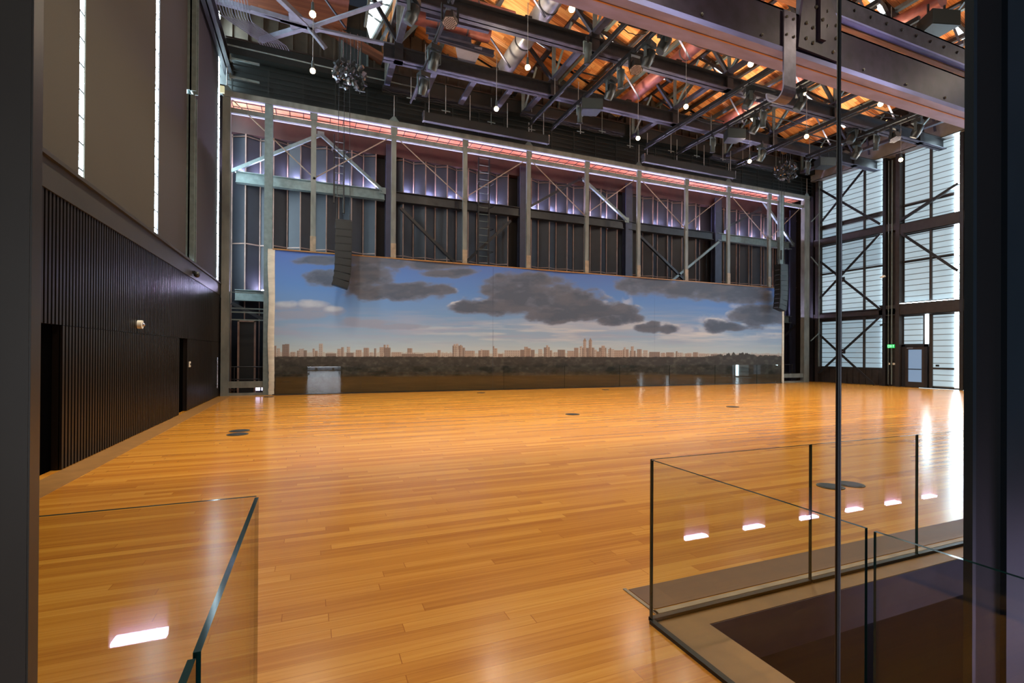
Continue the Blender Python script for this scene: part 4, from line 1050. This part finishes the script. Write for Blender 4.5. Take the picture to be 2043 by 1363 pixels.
# ------------------------------------------------------------------ hoist clusters
def cluster(x, y, z, s, lab):
    r = thing('hoist_cluster', lab, 'hoist', (x, y, z-.6*s), 'clusters of chain hoists')
    rnd = random.Random(int(x*10))
    m = MB(); g = MB()
    for k in range(90):
        a = rnd.uniform(0, 2*PI); rr = s*.62*math.sqrt(rnd.random()); zz = z+rnd.uniform(-.55, .55)*s*math.sqrt(max(0, 1-(rr/(s*.62))**2))
        c = Vector((x+rr*math.cos(a), y+rr*math.sin(a)*.6, zz)); d = Vector((rnd.uniform(-1, 1), rnd.uniform(-1, 1), rnd.uniform(-1, 1))).normalized()*rnd.uniform(.05, .13)
        (m if k % 3 else g).bar(c-d, c+d, rnd.uniform(.04, .1), rnd.uniform(.05, .12))
    m.build('housings', black_soft, r); g.build('hooks', chrome, r)
    for k in range(7):
        a = x+(k-3)*.13*s; MB().tube([(a, y, z+.3*s), (a+.02, y, z+.9), (a, y, z+1.6)], .014, 5).build('chain', chrome if k % 2 else steel_dark, r)
cluster(1.2, 19, 11.95, 1.0, 'dark cluster of hoist hooks and chains at the upper left')
cluster(23.8, 19, 11.75, 1.15, 'dark cluster of hoist hooks and chains above the right end of the frame')

# ------------------------------------------------------------------ lighting pipes and fixtures
def batten(x, y0, y1, z, lab, r_=.045):
    r = thing('lighting_batten', lab, 'lighting batten', (x, (y0+y1)/2, z), 'black lighting battens')
    MB().tube([(x, y0, z), (x, y1, z)], r_, 12).build('pipe', black_metal, r)
    MB().bar((x+.12, y0, z+.22), (x+.12, y1, z+.22), .1, .14).build('raceway', black_metal, r)
    y = y0+.4
    while y < y1: MB().bar((x, y, z), (x+.12, y, z+.24), .03).build('clip', steel_dark, r); y += .9
    y = y0+.8
    while y < y1:
        MB().tube([(x+.12, y, z+.28), (x+.12, y, 13.1)], .012, 6).build('hanger', cable_mat, r); y += 2.6
for (x, lab) in [(9.0, 'left of the second truss line'), (10.1, 'carrying the row of moving heads'), (15.35, 'under the third truss'), (17.3, 'in the fourth roof bay'), (24.0, 'closest to the right wall'), (3.65, 'beside the first truss at the left'), (21.4, 'in the fifth roof bay')]:
    batten(x, 9.3, 18.1 if x == 24.0 else 20.2, 12.0, 'black lighting pipe running toward the mural, '+lab)

for k, (x0, x1, y, wh) in enumerate([(9.0, 10.1, 13.2, 'the close pair of pipes near the second truss, viewer end'), (9.0, 10.1, 16.1, 'the close pair of pipes near the second truss, mural end'),
        (15.35, 17.3, 14.2, 'the pipe pair near the third truss, viewer end'), (15.35, 17.3, 17.0, 'the pipe pair near the third truss, mural end'), (21.4, 24.0, 13.6, 'the two rightmost pipes, viewer end'),
        (21.4, 24.0, 16.4, 'the two rightmost pipes, mural end'), (10.1, 15.35, 12.9, 'the mover pipe and the third truss pipe'), (17.3, 21.4, 15.8, 'the fourth and fifth bay pipes')]):
    r = thing('cross_pipe', 'slim black pipe tying together %s' % wh, 'pipe', ((x0+x1)/2, y, 12.3), 'cross pipes of the lighting rig')
    MB().tube([(x0, y, 12.34), (x1, y, 12.34)], .028, 8).build('pipe', black_metal, r)
    m = MB(); n = 8; pts = [(x0+(x1-x0)*t/n, y+.05, 12.3-.16*math.sin(PI*t/n)-.03*(t % 2)) for t in range(n+1)]; m.tube(pts, .014, 6); m.build('cable', black_metal, r)
def fix_base(r, z):   # clamp and yoke
    MB().bar((0, 0, z), (0, 0, z-.14), .07).box((-.06, -.05, z-.02), (.06, .05, z+.06)).build('clamp', steel_dark, r)
def mover(lab, tilt=.5):
    r = thing('moving_head_light', lab, 'stage light', (0, 0, 0))
    MB().box((-.19, -.17, -.3), (.19, .17, -.14)).build('base', black_soft, r)
    m = MB(); m.box((-.24, -.05, -.66), (-.2, .05, -.28)); m.box((.2, -.05, -.66), (.24, .05, -.28)); m.box((-.24, -.05, -.32), (.24, .05, -.28)); m.build('yoke', grey_green, r)
    d = Vector((.0, math.sin(tilt), -math.cos(tilt))); c = Vector((0, 0, -.6))
    h = MB(); h.tube([c-d*.24, c-d*.2, c+d*.1, c+d*.26], [.10, .16, .18, .15], 16); hd = h.build('head', black_soft, r)
    MB().tube([c+d*.26, c+d*.3], [.15, .135], 16).build('lens', grey_green, hd)
    fix_base(r, 0); return r
def profile(lab, tilt=.1):
    r = thing('profile_spotlight', lab, 'stage light', (0, 0, 0))
    MB().box((-.15, -.03, -.5), (-.12, .03, -.12)).box((.12, -.03, -.5), (.15, .03, -.12)).box((-.15, -.03, -.14), (.15, .03, -.1)).build('yoke', steel_green, r)
    d = Vector((.05, math.sin(tilt), -math.cos(tilt))); c = Vector((0, 0, -.45))
    hd = MB().tube([c-d*.28, c-d*.24, c, c+d*.05, c+d*.3, c+d*.34], [.07, .13, .14, .10, .10, .12], 16).build('barrel', grey_green, r)
    MB().tube([c+d*.34, c+d*.36], [.09, .09], 16).build('lens', black_metal, hd)
    fix_base(r, 0); return r
def hexwash(lab, tilt=.3):
    r = thing('wash_light', lab, 'stage light', (0, 0, 0))
    MB().box((-.26, -.05, -.6), (-.22, .05, -.12)).box((.22, -.05, -.6), (.26, .05, -.12)).box((-.26, -.06, -.16), (.26, .06, -.1)).build('yoke', black_metal, r)
    d = Vector((-.1, -math.sin(tilt), -math.cos(tilt))).normalized(); c = Vector((0, 0, -.5))
    hd = MB().tube([c-d*.2, c-d*.12, c+d*.12, c+d*.16], [.12, .2, .24, .24], 6, smooth=False).build('head', black_soft, r)
    MB().tube([c+d*.161, c+d*.17], [.215, .215], 6, smooth=False).build('lens_plate', led_grid, hd)
    g = MB(); a = d.cross(Vector((0, 1, 0))).normalized(); b = d.cross(a)
    for i in range(-3, 4):
        for j in range(-3, 4):
            if abs(i+j*.5) <= 3 and abs(j) <= 3:
                q = c+d*.171+a*(i+j*.5 if abs(i+j*.5) < 3.2 else 0)*.055+b*j*.05
                if (q-c-d*.171).length < .18: g.tube([q, q+d*.004], .019, 6)
    g.build('lens_dots', steel_dark, hd)
    fix_base(r, 0); return r
def wedge(lab):
    r = thing('hanging_loudspeaker', lab, 'speaker', (0, 0, 0))
    b = MB(); b.poly([(-.42, -.3, -.75), (.42, -.3, -.75), (.30, .3, -.75), (-.30, .3, -.75)][::-1], (0, 0, .42)); cab = b.build('cabinet', black_soft, r)
    MB().box((-.41, -.312, -.74), (.41, -.302, -.34)).build('grille', grey_green, cab)
    m = MB(); m.bar((-.25, 0, -.33), (-.25, 0, 0), .04); m.bar((.25, 0, -.33), (.25, 0, 0), .04); m.build('bracket', steel_dark, r)
    return r
def place(r, x, y, z, rot=0):
    r.location = (x, y, z); r.rotation_euler = (0, 0, rot)
def at_pipe(px, py, zc, drop):
    p = P(px, py, 2, zc-drop); return p.x, p.y, zc
mv = None
def put(kind, px, py, lab, rot=0, drop=.5, zc=12.0, cache={}):
    if kind not in cache:
        r = {'m': mover, 'p': profile, 'h': hexwash, 'w': wedge}[kind](lab); cache[kind] = r
    else:
        r = copy_tree(cache[kind]); r['label'] = lab
    x, y, z = at_pipe(px, py, zc, drop)
    near = min((9.0, 10.1, 15.35, 17.3, 24.0, 3.65, 21.4), key=lambda q: abs(q-x))
    if abs(near-x) < .75 and zc == 12.0: x = near
    place(r, x, y, z, rot)
    r['group'] = {'m': 'moving head stage lights', 'p': 'profile spotlights', 'h': 'wash lights with honeycomb fronts', 'w': 'boxy hanging loudspeakers'}[kind]
put('h', 862, 28, 'wash light with honeycomb front at the top left of the rigging', 0)
put('h', 1267, 132, 'wash light with honeycomb front in the middle row of movers', 0)
put('m', 1292, 108, 'moving head light just left of the pink-lit beam underside', .4)
put('m', 1225, 178, 'moving head light near the left loudspeaker box', .3)
put('m', 1337, 85, 'moving head light tucked against the underside of the big beam', 1.2)
put('p', 1243, 160, 'profile spotlight between the two middle moving heads', 0)
put('p', 1162, 232, 'profile spotlight at the far end of the middle pipe', 0)
put('w', 1192, 215, 'boxy loudspeaker under the middle lighting pipe', -.3)
put('m', 845, 110, 'moving head light left of the lilac panel', .3)
put('m', 838, 165, 'moving head light at the far end of the leftmost pipe', .3)
put('m', 823, 20, 'moving head light at the near end of the leftmost pipe', .9)
put('p', 1172, 108, 'profile spotlight hanging at the end of the second girder', 0)
put('m', 1474, 190, 'small moving head light above the red duct', 1.0)
put('w', 1455, 268, 'boxy loudspeaker below the hooked strap', -.3)
put('p', 1418, 290, 'profile spotlight at the far end of the third pipe', 0)
put('p', 1527, 240, 'profile spotlight right behind the hook of the strap', 0)
put('m', 1500, 245, 'moving head light left of the hooked strap', .5)
put('m', 1596, 200, 'moving head light right of the hooked strap', .8)
put('p', 1628, 340, 'profile spotlight at the far end of the rightmost pipe', 0)
put('w', 1658, 328, 'boxy loudspeaker crossed by the thin screen edge', -.3)
put('m', 1708, 300, 'moving head light on the rightmost pipe, left of the spotlight', .5)
put('p', 1744, 285, 'profile spotlight in the middle of the rightmost pipe', 0)
put('h', 1782, 272, 'round-faced wash light over the right windows', 0)
put('m', 1818, 252, 'moving head light at the near end of the rightmost pipe', .2)
put('w', 1868, 45, 'big boxy loudspeaker at the upper right above the second beam', -.3, zc=11.6)
put('m', 1520, 305, 'small moving head light far back above the frame', .2)
put('m', 1700, 270, 'moving head light above the rightmost pipe near the girder', 1.4, zc=12.6)

# ------------------------------------------------------------------ pendants
PX = [-.07, 6.35, 12.8, 19.22, 25.57]; PYs = [5.7, 8.6, 11.5, 14.4, 17.3]; PZ = 10.93
rowname = {5.7: 'added unseen nearest row', 8.6: 'second row from the viewer', 11.5: 'middle row behind the big beam', 14.4: 'second row from the mural', 17.3: 'row closest to the mural'}  # nearest row added out of view to brighten the near floor
proto = thing('pendant_lamp', '', 'lamp', (0, 0, 0))
MB().ball((0, 0, 0), .085, 16).build('bulb', em_bulb, proto)
MB().tube([(0, 0, .07), (0, 0, .32)], [.05, .035], 12).build('socket', grey_green, proto)
MB().tube([(0, 0, .3), (0, 0, 2.1)], .01, 6).build('cord', cable_mat, proto)
first = True
LAMPS = []
for j, y in enumerate(PYs):
    for i, x in enumerate(PX):
        if (i, j) == (4, 4): continue
        o = proto if first else copy_tree(proto)
        first = False
        o.location = (x, y, PZ); o['group'] = 'globe pendants on long cords'
        o['label'] = 'glowing globe pendant in the %s, %s from the left' % (rowname[y], ORD[i])
        ld = bpy.data.lights.new('pendant_glow', 'POINT'); ld.energy = 110; ld.color = (1.0, .84, .64); ld.shadow_soft_size = .12
        lo = bpy.data.objects.new('pendant_glow', ld); C.objects.link(lo); lo.location = (x, y, PZ-.25); LAMPS.append(lo)
        sd = bpy.data.lights.new('pendant_beam', 'SPOT'); sd.energy = 1080; sd.color = (1.0, .88, .68); sd.spot_size = math.radians(118); sd.spot_blend = .9; sd.shadow_soft_size = .15
        so2 = bpy.data.objects.new('pendant_beam', sd); C.objects.link(so2); so2.location = (x, y, PZ-.25)

# unseen upward floodlights added on the girders to brighten the deck
k = 0
for bi in range(1, 5):
    xm = (edges[bi]+edges[bi+1])/2+.6
    for y, nm in ((18.2, 'farthest'), (15.0, 'second farthest'), (11.8, 'third farthest')):
        r = thing('added_floodlight', 'small added upward floodlight on the %s girder, %s roof bay' % (nm, ORD[bi]), 'light', (xm, y, 12.88), 'added upward floodlights on the girders')
        MB().box((xm-.12, y-.1, 12.88), (xm+.12, y+.1, 13.0)).build('housing', black_metal, r)
        MB().box((xm-.1, y-.08, 13.0), (xm+.1, y+.08, 13.01)).build('lens', em_bulb, r)
        sd = bpy.data.lights.new('added_flood', 'SPOT'); sd.energy = 330; sd.color = (1, .82, .58); sd.spot_size = math.radians(150); sd.spot_blend = 1; sd.shadow_soft_size = .1
        so3 = bpy.data.objects.new('added_flood', sd); C.objects.link(so3); so3.location = (xm, y, 13.06); so3.rotation_euler = (PI, 0, 0)

# ------------------------------------------------------------------ big foreground beam
yb = 8.0
r = thing('riveted_beam', 'massive mauve steel beam with pink-lit underside crossing the upper right', 'beam', (12, yb, 8.5))
m = MB(); m.box((-3.3, yb-.12, 8.62), (30, yb-.08, 9.50)); m.box((-3.3, yb-.12, 9.46), (30, yb+.4, 9.5)); m.box((-3.3, yb+.36, 8.62), (30, yb+.40, 9.5)); m.build('web', beam_web, r)
m = MB(); m.box((-3.3, yb-.15, 8.5), (30, yb+.42, 8.62)); m.build('underside_plate', bounce_lit_flange, r)  # plate kept separate so its colour carries the floor's bounced light
m = MB(); m.box((-3.3, yb+.06, 8.485), (30, yb+.09, 8.5)); m.build('underside_seam', timber_edge, r)
# gusset with rivets
zc = 8.66
pts = [(10.15, zc+.04), (11.5, zc), (11.55, 9.5), (11.15, 10.25), (10.75, 10.9), (10.55, 10.9), (10.25, 9.55)]
m = MB(); m.poly([(x, yb-.19, z) for x, z in pts], (0, .06, 0)); gu = m.build('gusset_plate', beam_web, r)
m = MB(); m.box((10.78, yb-.26, 9.0), (10.98, yb-.19, 11.2)); m.build('stiffener', beam_web, gu)
rv = MB()
for x, z in [(10.4, 8.95), (10.4, 9.3), (10.62, 8.9), (10.62, 9.25), (10.85, 9.45), (10.72, 9.75), (11.08, 9.4), (11.08, 9.75), (10.72, 10.1), (11.08, 10.1), (10.9, 10.4), (11.3, 8.85), (11.4, 9.2), (11.4, 9.5)]:
    rv.ball((x, yb-.27 if 10.78 < x < 10.98 else yb-.2, z), .04, 8)
rv.build('rivets', steel_post, gu)
rv = MB()
k = 4.0
while k < 26:
    if not 9.5 < k < 11.8: rv.ball((k, yb-.13, 8.74), .035, 8)
    k += 1.7
rv.build('rivets', steel_post, r)
m = MB(); m.box((10.7, yb-.12, 9.5), (11.2, yb+.3, 11.6)); m.build('hanger_plate', steel_purple, r)
# hooked strap
r = thing('hooked_strap', 'wide grey steel strap hanging over the beam and ending in an upturned hook', 'hook', (10.05, yb-.2, 7.4))
ys = yb-.17; Rr = .24; cyl = []
cyl.append((ys, 9.45)); cyl.append((ys, 7.75))
for k in range(1, 13):
    a = PI*k/13*1.12; cyl.append((ys+Rr-Rr*math.cos(a), 7.75-Rr*math.sin(a)*1.05))
m = MB(); x0, x1 = 9.72, 10.1; n = len(cyl)
for (y, z) in cyl: m.v += [(x0, y, z), (x1, y, z)]
# thickness
for i, (y, z) in enumerate(cyl):
    a = cyl[max(0, i-1)]; b = cyl[min(n-1, i+1)]; dy, dz = b[0]-a[0], b[1]-a[1]; L = math.hypot(dy, dz); nx, nz = -dz/L, dy/L
    m.v += [(x0, y+nx*.035, z+nz*.035), (x1, y+nx*.035, z+nz*.035)]
for i in range(n-1):
    a = 2*i; o2 = 2*n
    for q in [(a, a+1, a+3, a+2), (o2+a, o2+a+2, o2+a+3, o2+a+1), (a, a+2, o2+a+2, o2+a), (a+1, o2+a+1, o2+a+3, a+3)]:
        m.f.append(q); m.m.append(0); m.sm.append(False)
a = 2*(n-1); m.f.append((a, a+1, 2*n+a+1, 2*n+a)); m.m.append(0); m.sm.append(False)
m.build('strap', mat('strap_steel', srgb(96, 92, 112), .4, .4, .2, 6), r)
m = MB()
for z in (9.3, 8.9):
    for x in (9.8, 10.02): m.ball((x, ys-.01, z), .03, 8)
m.build('bolts', steel_post, r)
# second, higher beam
r = thing('bolted_beam', 'higher mauve steel beam with a row of bolts and timber underside at the upper right', 'beam', (20, yb, 9.9))
m = MB(); m.box((10.9, yb-.03, 9.95), (30, yb+.01, 10.42)); m.box((10.9, yb-.03, 10.38), (30, yb+.22, 10.42)); m.build('web', steel_purple, r)
m = MB(); m.box((10.9, yb-.05, 9.90), (30, yb+.1, 9.95)); m.build('flange', bounce_lit_flange, r)
m = MB(); m.box((10.9, yb+.1, 9.86), (30, yb+.24, 10.0)); m.build('timber_packing', timber_edge, r)
m = MB()
x = 12.3
while x < 29: m.ball((x, yb-.04, 10.2), .04, 8); x += .62
m.build('bolts', steel_dark, r)
r = thing('roof_girder', 'dark beam crossing high behind the gusset plate at the top', 'girder', (9, 8.5, 10.2))
MB().ibeam((5, 9.0, 11.1), (30, 9.0, 11.1), .3, .4, .03, 0, 1).build('beam', [steel_dark, timber_edge], r)

# ------------------------------------------------------------------ light
w = bpy.data.worlds.new('world'); S.world = w; w.use_nodes = True
bg = w.node_tree.nodes['Background']; bg.inputs[0].default_value = (.6, .72, 1, 1); bg.inputs[1].default_value = .03
def area(name, loc, rot, sx, sy, e, col):
    ld = bpy.data.lights.new(name, 'AREA'); ld.shape = 'RECTANGLE'; ld.size = sx; ld.size_y = sy; ld.energy = e; ld.color = col
    o = bpy.data.objects.new(name, ld); C.objects.link(o); o.location = loc; o.rotation_euler = rot
    return o
# daylight of the lobby window behind the viewer, lighting the doorposts
area('daylight_lobby', (.9, -7.0, 1.6), (PI/2, 0, 0), 4, 2.6, 260, (.8, .88, 1))

for o in bpy.data.objects:
    if '_w' in o: del o['_w']
S.view_settings.view_transform = 'Standard'; S.view_settings.look = 'None'
S.view_settings.exposure = 0.0; S.view_settings.gamma = 1; S.view_settings.use_curve_mapping = False
